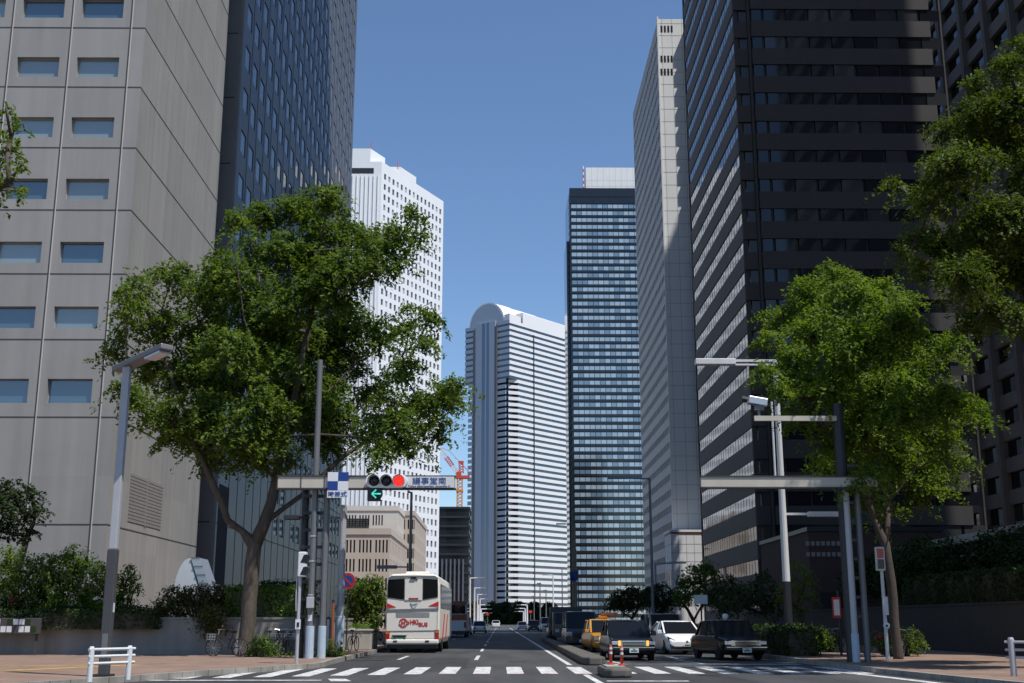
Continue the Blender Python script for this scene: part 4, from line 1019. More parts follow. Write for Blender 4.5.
def tree(name, label, base, forks, r0, clumps, leaf, bark, lsize=0.13, dens=1.0, group=None, flare=1.25, twigs=True, sr=0.55, per=26, zsq=0.7, limbs=()):
    base = V(base)
    t = thing(name, label, 'tree', base, 0, group)
    targets = [V(c[0]) for c in clumps]
    nodes, par, rad = skeleton(base, forks, targets, r0, 0.12, limbs)
    b = MB()
    kids = {}
    for i, p in enumerate(par): kids.setdefault(p, []).append(i)
    # chains of nodes drawn as tapered tubes
    for i in range(1, len(nodes)):
        p = par[i]
        if kids.get(p, [None])[0] == i and p != 0: continue              # inside a chain started elsewhere
        ch = [p, i]
        while ch[-1] in kids: ch.append(kids[ch[-1]][0])
        rr = [min(rad[ch[0]], rad[ch[1]] * 1.15)] + [rad[k] for k in ch[1:]]
        pts = [nodes[k] for k in ch]
        if p == 0:
            rr[0] = r0 * flare * 1.12
            n0 = pts[0].lerp(pts[1], 0.25); pts = [pts[0] - V((0, 0, 0.1)), n0] + pts[1:]; rr = [rr[0], r0 * 1.06] + rr[1:]
        b.tube(pts, rr, 14 if rr[0] > 0.15 else 6)
    Ps, Ls = [], []
    for c, rx, rz in clumps:
        ns = max(3, int(dens * 25.0 * (rx * rx * rz) ** 0.72))
        P, L, sc = spray_points(c, rx, rz, ns, per, sr)
        Ps.append(P); Ls.append(L)
        if twigs:
            for s_ in sc[::4]:
                b.tube([V(c), V(c).lerp(V(s_), 0.5) + V((0, 0, 0.06)), V(s_)], [0.022, 0.014, 0.006], 4)
    b.build('trunk', bark, t, smooth=True, world=True)
    leaves_mesh('crown', np.concatenate(Ps), np.concatenate(Ls), lsize, leaf, t)
    return t

def pxclumps(lst, Y, spread, k=1.0, zs=0.72):
    """clumps at their places in the crown: (px, py, radius in px[, depth offset])"""
    out = []
    for q in lst:
        dz = q[3] if len(q) > 3 else random.uniform(-spread, spread)
        c = at(q[0], q[1], Y + dz); r = q[2] / F_PX * Y * 1.03 * k
        out.append((c, r, r * zs))
    return out

def split(clumps, n=4, k=0.68):
    out = []
    for c, rx, rz in clumps:
        for i in range(n):
            d = V((random.gauss(0, 1), random.gauss(0, 1), random.gauss(0, 1))); d.normalize(); s = random.uniform(0.25, 0.6)
            q = random.uniform(0.8, 1.15) * k
            out.append((c + V((d.x * rx * s, d.y * rx * s, d.z * rz * s * 1.2)), rx * q, rz * q))
    return out

# big street tree on the left
tb0 = at(246, 655, 48.3); tb0.z = 0.1
lst = [(326, 200, 22), (300, 218, 28), (262, 214, 22), (236, 222, 16), (345, 232, 28), (305, 250, 38), (275, 245, 26), (375, 240, 22), (398, 232, 18), (412, 214, 14), (418, 234, 14), (388, 262, 24),
       (358, 275, 34), (140, 296, 22), (122, 300, 14), (160, 280, 16), (178, 270, 14), (195, 288, 26), (222, 272, 24), (165, 318, 28), (128, 330, 16), (215, 310, 30), (250, 290, 34), (300, 300, 38), (340, 322, 34),
       (250, 335, 36), (290, 350, 36), (150, 368, 26), (186, 372, 32), (140, 400, 20), (165, 412, 26), (205, 408, 34), (240, 425, 30), (240, 385, 34), (192, 442, 24), (220, 455, 20), (252, 455, 22), (285, 405, 34), (170, 435, 16),
       (345, 362, 30), (384, 338, 24), (410, 322, 18), (428, 318, 14), (425, 345, 14), (402, 372, 22), (378, 388, 26), (436, 392, 20), (455, 384, 14), (452, 402, 14), (424, 412, 26), (386, 420, 28), (340, 430, 26), (375, 448, 20), (408, 440, 20),
       (330, 395, 28), (438, 424, 14), (314, 440, 18), (255, 260, 24), (320, 275, 30), (270, 432, 24), (302, 425, 24), (258, 395, 28), (312, 378, 30), (330, 445, 16), (228, 352, 30), (328, 348, 32), (200, 348, 26), (290, 462, 14), (275, 370, 30), (270, 320, 32), (316, 410, 24), (115, 352, 12), (120, 390, 12), (440, 436, 10)]
lst = [(q[0], q[1], q[2], random.uniform(0.3, 3.4)) if 278 < q[0] < 348 and q[1] > 330 else q for q in lst]
tree('street_tree', 'large leafy street tree with a forked trunk, on the left pavement by the bicycles', tb0,
     [at(249, 600, 48.3), at(254, 545, 48.3)], 0.3, split(pxclumps(lst, 48.3, 3.2, 1.02, 0.85)), M['leafL'], M['bark'], 0.092, 1.2, 'street trees', sr=0.52, per=36,
     limbs=[[at(*p) for p in l] for l in ([(254, 545, 48.3), (228, 520, 48), (213, 482, 47.6), (188, 430, 47)], [(254, 545, 48.3), (272, 500, 48.6), (284, 440, 48.8), (298, 380, 48.6), (310, 310, 48.5), (318, 250, 48.3)],
            [(264, 520, 48.6), (300, 496, 49.4), (340, 458, 50), (385, 428, 50)], [(284, 440, 48.8), (320, 400, 49.5), (352, 365, 50), (385, 330, 50)], [(213, 482, 47.6), (180, 400, 48.5), (160, 340, 49)], [(284, 440, 48.8), (262, 380, 47), (245, 320, 46.6), (235, 260, 46.5)])])
# right street tree, yellow green
RY = 43.0
rb0 = at(898, 650, RY); rb0.z = 0.1
lst = [(828, 282, 20), (806, 296, 24), (782, 320, 18), (768, 342, 12), (850, 296, 28), (880, 290, 20), (905, 300, 18), (820, 330, 34), (860, 338, 36), (898, 332, 30), (792, 362, 22), (766, 374, 11), (778, 392, 14), (826, 388, 32), (872, 388, 36),
       (912, 370, 32), (942, 352, 22), (958, 344, 12), (948, 392, 26), (972, 402, 16), (986, 418, 11), (930, 425, 30), (890, 440, 32), (845, 438, 26), (808, 418, 18), (948, 452, 16), (908, 480, 24), (872, 480, 20), (932, 470, 20), (842, 470, 14), (915, 505, 14), (890, 510, 12), (860, 470, 24), (885, 465, 26), (912, 455, 26), (835, 460, 20), (868, 420, 30), (905, 415, 28), (850, 370, 30), (800, 385, 22), (862, 500, 16), (930, 495, 14)]
tree('street_tree', 'bright yellow-green street tree with a spreading round crown, behind the right signal poles', rb0,
     [at(893, 600, RY), at(886, 545, RY)], 0.165, split(pxclumps(lst, RY, 4.0, 1.05, 0.8)), M['leafR'], M['barkd'], 0.078, 1.65, 'street trees', sr=0.5, per=36, flare=1.0,
     limbs=[[at(*p) for p in l] for l in ([(884, 545, RY), (868, 500, RY), (850, 440, RY), (832, 370, RY), (826, 310, RY)], [(884, 545, RY), (888, 490, RY + 0.8), (890, 420, RY + 1), (885, 340, RY + 1)], [(886, 520, RY), (915, 470, RY - 0.6), (935, 430, RY - 1), (955, 385, RY - 1)], [(868, 500, RY), (840, 450, RY - 1.5), (805, 400, RY - 2)])])
# near tree hanging in from the right edge
lst = [(975, 80, 12), (1010, 66, 16), (1018, 105, 32), (972, 112, 22), (946, 128, 16), (1000, 145, 36), (958, 172, 30), (926, 200, 20), (893, 184, 9), (990, 215, 40), (940, 238, 28), (912, 246, 13), (1008, 265, 38), (960, 278, 28), (1000, 312, 22),
       (968, 318, 15), (1045, 180, 44), (1055, 250, 44), (1064, 100, 46), (1028, 318, 16), (1090, 150, 50), (1100, 230, 50), (1120, 90, 40), (1140, 190, 50), (1085, 300, 36), (1040, 50, 26), (930, 262, 16), (1150, 280, 40), (1180, 130, 40)]
fb0 = V((18.2, 33.2, 0.1))
tree('street_tree', 'dark leafy tree hanging in at the top right corner, nearest of the street trees', fb0,
     [V((18.2, 33.2, 3.2)), V((18.1, 33.0, 5.6))], 0.28, split(pxclumps(lst, 33.2, 2.8, 1.2, 0.8)), M['leafFg'], M['barkd'], 0.064, 3.0, 'street trees', sr=0.42, per=34)
# tree sprig at the left edge
lst = [(6, 108, 11), (14, 128, 8), (8, 150, 14), (22, 164, 12), (10, 182, 14), (22, 190, 9), (-20, 140, 34), (-40, 105, 30), (-25, 190, 26), (-70, 150, 44), (-90, 90, 34), (-60, 215, 34), (-110, 190, 40)]
tree('street_tree', 'leafy branch tips of a tree reaching in at the left edge, over the concrete tower', V((-14.6, 24.5, 0.1)),
     [V((-14.6, 24.5, 3.0)), V((-14.5, 24.5, 5.2))], 0.14, pxclumps(lst, 24.5, 1.4, 1.05), M['leafL'], M['bark'], 0.055, 3.2, 'street trees', sr=0.27, per=34)

def bush(name, label, cat, clumps, leaf, lsize, dens, loc, sr=0.22, per=20, core=None, group=None, extra=None, stem=True):
    t = thing(name, label, cat, loc, 0, group)
    Ps, Ls = [], []
    b = MB()
    for c, rx, rz in clumps:
        ns = max(8, int(dens * (rx * rx * rz) ** 0.67 * 105))
        P, L, _ = spray_points(c, rx, rz, ns, per, sr, 0.5)
        Ps.append(P); Ls.append(L)
        if stem: b.tube([V((loc[0] * 0.6 + c[0] * 0.4, loc[1] * 0.6 + c[1] * 0.4, loc[2])), V(c)], [0.05, 0.02], 5)
    if b.v: b.build('stem', M['barkd'], t, smooth=True, world=True)
    leaves_mesh('foliage', np.concatenate(Ps), np.concatenate(Ls), lsize, leaf, t, 0.6)
    if extra:
        C = np.concatenate([spray_points(c, rx, rz, max(3, int(8 * rx * rx)), 7, 0.12, 0.5)[0] for c, rx, rz in extra[0]])
        N = rng.normal(size=C.shape); N /= np.linalg.norm(N, axis=1)[:, None]
        leaves_mesh('blossom', C, N, 0.055, extra[1], t, 0.9)
    return t

def hedge(label, x0, x1, y0, y1, z0, z1, leaf, lsize=0.07, dens=260, group=None, round_=0.25, name='hedge'):
    t = thing(name, label, 'hedge', ((x0 + x1) / 2, (y0 + y1) / 2, z0), 0, group)
    b = MB(); i = 0.14; b.box(x0 + i, x1 - i, y0 + i, y1 - i, z0, z1 - i); b.build('branches', M['barkd'], t, world=True)
    A = [((x1 - x0) * (y1 - y0), 'z'), ((x1 - x0) * (z1 - z0), 'y0'), ((x1 - x0) * (z1 - z0), 'y1'), ((y1 - y0) * (z1 - z0), 'x0'), ((y1 - y0) * (z1 - z0), 'x1')]
    Ps, Ns = [], []
    for a, f in A:
        n = int(a * dens) + 10; p = np.stack([rng.uniform(x0, x1, n), rng.uniform(y0, y1, n), rng.uniform(z0, z1, n)], 1)
        nn = np.zeros((n, 3)); dd = np.abs(rng.normal(size=n)) * 0.09
        wob = 0.09 * np.sin(p[:, 0] * 2.3 + p[:, 2] * 3) + 0.09 * np.sin(p[:, 1] * 2.9 + 1)
        if f == 'z': p[:, 2] = z1 - dd + wob; nn[:, 2] = 1
        elif f[0] == 'y': s = -1 if f == 'y0' else 1; p[:, 1] = (y0 if s < 0 else y1) - s * (dd + wob); nn[:, 1] = s
        else: s = -1 if f == 'x0' else 1; p[:, 0] = (x0 if s < 0 else x1) - s * (dd + wob); nn[:, 0] = s
        nn += rng.normal(size=(n, 3)) * 0.55; nn[:, 2] += 0.3; nn /= np.linalg.norm(nn, axis=1)[:, None]
        Ps.append(p); Ns.append(nn)
    leaves_mesh('foliage', np.concatenate(Ps), np.concatenate(Ns), lsize, leaf, t, 0.6)
    return t

# left garden above the wall
def pc(lst, Y, sp, zs=0.85): return pxclumps(lst, Y, sp, 1.0, zs)
tree('garden_pine', 'dark round-topped pine above the left wall, at the left edge', V((at(15, 600, 53).x, 53, 1.35)), [V((at(17, 575, 53).x, 53, 2.2)), V((at(18, 550, 53).x, 53, 3.2))], 0.13,
     pc([(15, 490, 16), (32, 498, 14), (0, 492, 16), (8, 508, 20), (36, 514, 13), (20, 520, 16), (-12, 510, 22), (2, 532, 14), (28, 535, 12), (-25, 525, 22)], 53, 0.9), M['leafDk'], M['barkd'], 0.07, 3.2, sr=0.24, per=22)
cl = pc([(60, 570, 22), (88, 578, 22), (40, 575, 20), (72, 600, 22), (98, 600, 17), (45, 605, 20), (20, 590, 20), (106, 585, 12), (0, 575, 18), (15, 560, 16), (-18, 590, 22), (75, 560, 16), (95, 615, 12), (62, 612, 16), (30, 612, 16), (84, 612, 14), (5, 608, 16), (48, 590, 18), (112, 604, 12)], 51.2, 0.8)
bush('garden_shrub', 'big dark green shrub spilling over the left wall, left of the lamp post', 'shrub', cl, M['leafL'], 0.06, 1.5, (at(60, 600, 51.4).x, 51.4, 1.4), core=0.55)
cl = pc([(98, 600, 9), (104, 612, 8), (92, 612, 7), (100, 622, 7)], 50.0, 0.2)
bush('flowering_shrub', 'white-flowered shrub hanging over the wall, beside the lamp post', 'shrub', cl, M['leafHedge'], 0.05, 1.4, (at(98, 605, 50.2).x, 50.2, 1.4), extra=(cl, M['petalWhite']))
cl = pc([(8, 600, 12), (25, 604, 11), (-10, 606, 12), (34, 612, 8), (12, 614, 9)], 50.0, 0.3)
bush('azalea', 'dark shrub with crimson flowers, above the notice board at the left edge', 'shrub', cl, M['leafDk'], 0.05, 1.2, (at(10, 605, 50.2).x, 50.2, 1.4), extra=(cl, M['petalRed']))
cl = pc([(124, 580, 10), (132, 572, 8), (120, 592, 10), (134, 588, 8), (126, 604, 10), (112, 608, 8)], 51.5, 0.4)
bush('garden_shrub', 'loose yellow-green shrub, just right of the lamp post', 'shrub', cl, M['leafR'], 0.06, 1.3, (at(124, 600, 51.5).x, 51.5, 1.4))
bx = lambda px, Y: at(px, 600, Y).x
hedge('dark ivy hedge hanging over the wall top, behind the lamp post', bx(-30, 50), bx(166, 50), 48.75, 50.3, 1.12, 1.9, M['leafDk'], 0.06, 360)
cl = pc([(172, 594, 10), (185, 592, 10), (200, 594, 11), (215, 592, 10), (228, 594, 10), (178, 604, 11), (195, 606, 12), (212, 606, 12), (228, 606, 12), (170, 612, 9), (236, 598, 8), (164, 602, 10), (178, 616, 9), (190, 600, 12), (220, 600, 12), (205, 612, 11)], 50.2, 0.4)
bush('hedge', 'brown and green clipped hedge on the wall, below the white fan', 'hedge', cl, M['leafBrown'], 0.055, 1.6, (bx(200, 50.4), 50.4, 1.4), core=0.7)
cl = pc([(200, 617, 7), (208, 622, 8), (212, 612, 8), (206, 632, 6), (214, 626, 7), (220, 614, 8), (222, 628, 5)], 49.0, 0.15)
bush('ivy_clump', 'brownish ivy clump hanging down the wall, left of the big tree trunk', 'ivy', cl, M['leafBrown'], 0.055, 1.5, (bx(208, 49.25), 49.22, 1.35), stem=False)
hedge('bright green clipped hedge on the wall, between the big trunk and the dark poles', bx(228, 50.2), -7.85, 49.75, 51.0, 1.4, 2.75, M['leafHedge'], 0.06, 420)
hedge('darker green hedge standing behind the clipped one, left of the poles', bx(262, 53), -8.1, 52.4, 53.6, 1.4, 3.1, M['leafDk'], 0.06, 260)
# ground shrubs by the tree and the poles
cl = pc([(256, 645, 9), (264, 641, 8), (270, 650, 8), (258, 655, 8), (268, 657, 6), (250, 657, 6)], 46.4, 0.3)
bush('ground_shrub', 'round green shrub at the foot of the big left tree', 'shrub', cl, M['leafHedge'], 0.045, 2.2, (bx(260, 46.4), 46.4, 0.13), core=0.5)
cl = pc([(322, 652, 8), (334, 648, 8), (312, 657, 6), (328, 657, 7), (340, 655, 5), (305, 659, 5), (290, 658, 5), (282, 660, 4), (336, 656, 6)], 46.2, 0.5)
bush('ground_shrub', 'low reddish-green shrub round the foot of the signal poles', 'shrub', cl, M['leafL'], 0.045, 2.0, (bx(320, 46.2), 46.2, 0.13))
# dark trees left of the bus
cl = pxclumps([(372, 580, 12), (352, 588, 14), (365, 595, 15), (378, 600, 12), (352, 608, 14), (368, 616, 14), (348, 622, 10), (380, 622, 9), (374, 634, 9), (360, 632, 10)], 63.5, 1.2, 1.0, 0.9)
tree('street_tree', 'bushy dark green tree between the no-parking sign and the white bus', V((at(364, 640, 63.5).x, 63.5, 0.13)), [V((at(364, 636, 63.5).x, 63.5, 0.7))], 0.12, cl, M['leafL'], M['barkd'], 0.08, 2.6, 'street trees', sr=0.3)
k = 0
for (Y, px, py, r) in ((82, 356, 600, 15), (100, 372, 600, 13)):
    cl = pxclumps([(px, py - r * 0.9, r * .7), (px - r * .7, py, r * .7), (px + r * .7, py, r * .7), (px, py + r * .8, r * .8)], Y, 1.5, 1.0, 0.9)
    tree('street_tree', ('dark tree behind the bushy one on the left pavement', 'small dark tree farther along the left pavement, hidden behind the bus')[k], V((at(px, 640, Y).x, Y, 0.13)), [V((at(px, 630, Y).x, Y, 1.0))], 0.12, cl, M['leafDk'], M['barkd'], 0.11, 1.6, 'street trees', sr=0.4); k += 1

# right side street trees and hedges
TR = [(58, 800, [(796, 570, 9), (806, 577, 9), (790, 585, 10), (803, 593, 9), (812, 598, 6), (795, 603, 8), (805, 612, 7), (784, 598, 7)], 'leafR', 'small sunlit tree beside the grey lamp post on the right', 0.07, 2.4),
      (62, 768, [(765, 580, 13), (750, 592, 13), (775, 596, 13), (760, 606, 13), (742, 606, 10), (778, 612, 8), (735, 594, 9)], 'leafDk', 'dark tree behind the second black taxi on the right', 0.08, 2.2),
      (100, 694, [(694, 572, 9), (704, 566, 9), (684, 582, 9), (700, 584, 11), (690, 596, 11), (712, 578, 9), (710, 596, 10), (680, 600, 8)], 'leafL', 'mid green tree in front of the cream podium block', 0.11, 2.2),
      (82, 728, [(728, 584, 11), (718, 596, 11), (738, 598, 12), (724, 608, 10), (745, 588, 8)], 'leafDk', 'dark tree between the podium block tree and the taxi rank', 0.1, 2.0),
      (150, 632, [(632, 592, 9), (620, 598, 9), (643, 600, 10), (628, 607, 9), (612, 604, 7), (650, 592, 7)], 'leafDk', 'dark round tree at the foot of the glass tower', 0.15, 1.8),
      (125, 662, [(662, 590, 9), (652, 600, 9), (672, 598, 10), (662, 608, 9)], 'leafDk', 'dark tree in front of the pale slab tower', 0.13, 1.8)]
for Y, px, lst, lf, lab, ls, dn in TR:
    cl = pxclumps(lst, Y, Y * 0.018, 1.05, 0.85)
    tree('street_tree', lab, V((at(px, 640, Y).x, Y, 0.13)), [V((at(px, 628, Y).x, Y, 0.9 + Y * 0.006))], 0.1 + Y * 0.0006, cl, M[lf], M['barkd'], ls, dn, 'street trees', sr=ls * 4, per=20)
cl = pc([(775, 638, 12), (795, 634, 14), (815, 636, 14), (832, 640, 12), (785, 646, 10), (805, 646, 12), (825, 649, 10)], 53, 0.5, 0.7)
bush('hedge', 'rounded clipped hedge beside the grey lamp post, right of the second black taxi', 'hedge', cl, M['leafR'], 0.05, 1.9, (bx(805, 53), 53, 0.13), core=0.75)  # yellow-green leaf colour stands in for sun on the hedge top
cl = pc([(752, 632, 10), (768, 630, 9), (742, 636, 8), (760, 640, 9)], 58, 0.5, 0.7)
bush('hedge', 'low clipped hedge right behind the second black taxi', 'hedge', cl, M['leafHedge'], 0.055, 1.8, (bx(755, 58), 58, 0.13), core=0.75)
hedge('low dark hedge strip along the kerb, right of the taxi rank', 10.9, 12.2, 46.5, 80, 0.13, 1.15, M['leafDk'], 0.07, 160)
cl = pc([(880, 640, 8), (895, 634, 9), (912, 636, 8), (918, 644, 7), (902, 646, 9), (884, 650, 7), (872, 644, 7), (914, 652, 5)], 46.6, 0.4, 0.8)
bush('flowering_shrub', 'low shrub with faint pink flowers, at the foot of the right street tree', 'shrub', cl, M['leafL'], 0.05, 2.0, (bx(895, 46.6), 46.6, 0.13), extra=(cl[:2], M['petalRed']))
hedge('long dark clipped hedge on the black stone wall, right side of the photo', 20.1, 21.5, 31, 60.5, 2.15, 3.5, M['leafDk'], 0.06, 330)
cl = [(V((22.5 + random.uniform(0, 2.5), 50 + 3.1 * k, 4.0 + random.uniform(0, 1.0))), 1.5, 1.3) for k in range(10)]
bush('garden_shrub', 'dark shrub mass under the canopy roof, behind the long hedge', 'shrub', cl, M['leafDk'], 0.09, 0.9, (23.5, 64, 2.0), sr=0.35)

# dark trees closing the far street
k = 0
labs = ['dark tree under the overpass sign lamps, leftmost of the far row', 'dark tree at the far street end, second of the far row', 'dark tree at the far street end, in the middle of the far row',
        'dark tree at the far street end, right of the middle of the far row', 'dark tree behind the far white-roofed car', 'dark tree at the far end, rightmost of the far row']
for px in (476, 492, 506, 519, 534, 549):
    Y = 640 + 10 * (k % 3); r = 9
    cl = pxclumps([(px, 612, r * .8), (px - 6, 619, r * .8), (px + 6, 619, r * .8), (px, 607, r * .6), (px + 3, 625, r * .7), (px - 4, 626, r * .7)], Y, 4, 1.1, 0.9)
    tree('street_tree', labs[k], V((at(px, 622, Y).x, Y, 0)), [V((at(px, 622, Y).x, Y, 2.0))], 0.3, cl, M['leafDk'], M['barkd'], 0.5, 0.35, 'far trees at the end of the street', sr=1.6, per=18, twigs=False); k += 1
# ================================================================== LETTERING
def text_mesh(s, height, m, parent, M4, name='lettering', bold=0.0, width=None):
    cu = bpy.data.curves.new(name, 'FONT'); cu.body = s; cu.align_x = 'CENTER'; cu.align_y = 'CENTER'; cu.size = 1.0; cu.extrude = 0.004; cu.offset = bold; cu.resolution_u = 3
    ob = bpy.data.objects.new(name, cu); col.objects.link(ob)
    dg = bpy.context.evaluated_depsgraph_get(); dg.update()
    me = bpy.data.meshes.new_from_object(ob.evaluated_get(dg))
    bpy.data.objects.remove(ob); bpy.data.curves.remove(cu)
    me.name = name
    vs = [v.co for v in me.vertices]
    if not vs: return None
    w = max(v.x for v in vs) - min(v.x for v in vs); h = max(v.y for v in vs) - min(v.y for v in vs)
    mx = 0.5 * (max(v.x for v in vs) + min(v.x for v in vs)); my = 0.5 * (max(v.y for v in vs) + min(v.y for v in vs))
    k = height / h; kx = width / w if width else k
    for v in me.vertices: v.co = M4 @ V(((v.co.x - mx) * kx, (v.co.y - my) * k, v.co.z))
    me.materials.clear(); me.materials.append(m)
    o = bpy.data.objects.new(name, me); col.objects.link(o); o.parent = parent
    return o
def face_front(x, y, z): return Matrix.Translation((x, y, z)) @ Matrix.Rotation(R(90), 4, 'X')      # reads from -Y

# ================================================================== LAMPS AND POLES
# near left lamp post
L0 = at(104, 673, 29.6); L0.z = 0.13; Lt = at(128, 366, 29.6); hz = Lt.z
t = thing('street_lamp', 'square grey street lamp post with a flat box head, on the left pavement', 'street lamp', L0)
b = MB(); b.box(-0.095, 0.095, -0.095, 0.095, 3.0, hz - 0.13); b.build('pole', M['polegrey'], t, bevel=0.02)
b = MB(); b.box(-0.115, 0.115, -0.115, 0.115, 0, 3.0); b.build('pole_base', M['polebase'], t, bevel=0.02)
b = MB(); b.box(-0.2, 0.2, -0.2, 0.2, 0, 0.06); b.build('base_plate', M['darksteel'], t)
b = MB(); b.box(-0.07, 0.07, -0.122, -0.1155, 0.5, 1.0); b.build('access_door', M['midsteel'], t)
b = MB(); b.box(0.1155, 0.121, -0.06, 0.06, 1.5, 1.72); b.build('sticker', M['signgrey'], t)
hd = MB(); a = V((-0.35, 0.35, hz - 0.16)); e = V((1.3, -1.1, hz + 0.12)); hd.bar(a, e, 0.36, 0.15); hd.build('lamp_head', M['midsteel'], t, bevel=0.03)
hd = MB(); d = (e - a).normalized(); hd.bar(e - d * 0.75 - V((0, 0, 0.11)), e - d * 0.1 - V((0, 0, 0.11)), 0.32, 0.05); hd.build('diffuser', M['lens'], t)

def arm_lamp(label, px, pyt, Y, arm, r=0.09, m='polewhite', head=True, group='street lamps down the road', basez=0.13, basem=None):
    p = at(px, pyt, Y); h = p.z
    t = thing('street_lamp', label, 'street lamp', (p.x, Y, basez), 0, group); hh = h - basez
    b = MB(); b.tube([(0, 0, 0), (0, 0, hh)], [r * 1.25, r * 0.85], 10); b.build('pole', M[m], t, smooth=False)
    b = MB(); s = 1 if arm > 0 else -1
    b.tube([(0, 0, hh - 0.05), (arm * 0.55, 0, hh)], r * 0.6, 8); b.build('arm', M[m], t)
    b = MB(); b.box(min(arm * 0.5, arm), max(arm * 0.5, arm), -0.16, 0.16, hh - 0.07, hh + 0.1); b.build('lamp_head', M['alu' if head else m], t, bevel=0.02)
    return t
# big right lamp with two arms
px_arm = at(695, 361, 53).x; p = at(775, 361, 53)
t = thing('street_lamp', 'tall pale grey street lamp with a long arm to the left, right of the taxis', 'street lamp', (p.x, 53, 0.13))
hh = p.z - 0.13
b = MB(); b.tube([(0, 0, 3.0), (0, 0, hh + 0.05)], [0.17, 0.11], 12); b.tube([(-0.26, 0, 7.4), (-0.26, 0, 11.0)], 0.05, 8); b.build('pole', M['polewhite'], t)
b = MB(); b.tube([(0, 0, 0), (0, 0, 3.0)], [0.19, 0.18], 12); b.build('pole_base', M['darksteel'], t)
ax = px_arm - p.x
b = MB(); b.box(ax * 0.5, 0.1, -0.07, 0.07, hh - 0.05, hh + 0.06); b.box(ax * 0.5, 0.1, -0.07, 0.07, hh - 0.22, hh - 0.14); b.build('arm', M['polewhite'], t)
b = MB(); b.box(ax, ax * 0.5, -0.2, 0.2, hh - 0.2, hh + 0.08); b.build('lamp_head', M['polewhite'], t, bevel=0.03)
z2 = at(790, 514, 53).z - 0.13; x2 = at(838, 514, 53).x - p.x
b = MB(); b.box(0, x2 * 0.5, -0.05, 0.05, z2 - 0.05, z2 + 0.05); b.build('arm', M['polewhite'], t)
b = MB(); b.box(x2 * 0.45, x2, -0.15, 0.15, z2 - 0.12, z2 + 0.1); b.build('lamp_head', M['polewhite'], t, bevel=0.03)

GL = 'street lamps along the road'
arm_lamp('dark street lamp with a long arm, in front of the dark glass tower', 649.5, 478, 90, -3.2, 0.1, 'midsteel', False, GL)
arm_lamp('grey street lamp with an arm to the right, in front of the podium block', 655, 563, 140, 3.6, 0.16, 'polegrey', False, GL)
arm_lamp('tall grey street lamp at the near edge of the dark glass tower', 575, 524, 165, -2.6, 0.1, 'midsteel', False, GL)
arm_lamp('grey street lamp with its arm level with the banded tower base', 576, 549, 205, -4.2, 0.1, 'midsteel', False, GL)
arm_lamp('slim grey street lamp left of the pair by the banded tower', 562, 567, 250, -3.6, 0.12, 'midsteel', False, GL)
arm_lamp('white street lamp pole at the right foot of the banded tower', 553, 575, 290, -2.5, 0.16, 'polewhite', True, GL)
arm_lamp('dark street lamp with an arm to the left, above the white bus', 411.5, 492, 88, -0.3, 0.11, 'midsteel', False, GL)
tl = bpy.data.objects[[o.name for o in bpy.data.objects if o.get('label', '').startswith('dark street lamp with an arm to the left, above')][0]]
zz = at(411, 567, 88).z - 0.13; xx = at(378, 567, 88).x - at(411, 567, 88).x
b = MB(); b.box(xx * 0.5, 0, -0.05, 0.05, zz - 0.05, zz + 0.05); b.build('arm', M['midsteel'], tl)
b = MB(); b.box(xx, xx * 0.4, -0.2, 0.2, zz - 0.12, zz + 0.12); b.build('lamp_head', M['midsteel'], tl)
left_far = [(470, 578, 232), (474.5, 588, 300), (477.5, 594.5, 364), (480, 599, 430)]
nm = ['tallest of the white bracket lamps left of the road, beside the second bus', 'second white bracket lamp left of the road, behind the tallest', 'third white bracket lamp left of the road', 'fourth bracket lamp left of the road, smallest of its row']
for q, l in zip(left_far, nm): arm_lamp(l, q[0], q[1], q[2], 2.5 + q[2] * 0.001, 0.1 + q[2] * 0.0004, 'polewhite', True, 'white bracket lamps along the far road')
lf2 = [(478.5, 605, 520), (481, 609, 570), (482.5, 613, 620)]
nm = ['bright bracket lamp, tallest of the three beyond the overpass shade on the left', 'bright bracket lamp, middle of the three beyond the shade on the left', 'bright bracket lamp, lowest of the three beyond the shade on the left']
for q, l in zip(lf2, nm): arm_lamp(l, q[0], q[1], q[2], 5.0, 0.4, 'polewhite', True, 'white bracket lamps along the far road')
rf2 = [(527, 605, 520), (525, 608.5, 570), (523.5, 611.5, 620)]
nm = ['bright bracket lamp with its arm to the left, tallest of the three far right ones', 'bright bracket lamp with its arm to the left, middle of the three far right ones', 'bright bracket lamp with its arm to the left, lowest of the three far right ones']
for q, l in zip(rf2, nm): arm_lamp(l, q[0], q[1], q[2], -4.6, 0.4, 'polewhite', True, 'white bracket lamps along the far road')
# plain far poles
for q, l in (((540, 583, 300), 'thin dark pole left of the white lamp pole, far right side'), ((546, 590, 330), 'shorter thin dark pole, far right side of the road'), ((534, 596, 380), 'shortest thin dark pole by the far signals')):
    p = at(q[0], q[1], q[2]); t = thing('street_pole', l, 'pole', (p.x, q[2], 0.1), 0, 'thin poles far down the right side')
    b = MB(); b.tube([(0, 0, 0), (0, 0, p.z)], [0.22, 0.14], 6); b.box(-0.8, 0.3, -0.1, 0.1, p.z - 0.4, p.z - 0.1); b.build('pole', M['midsteel'], t)
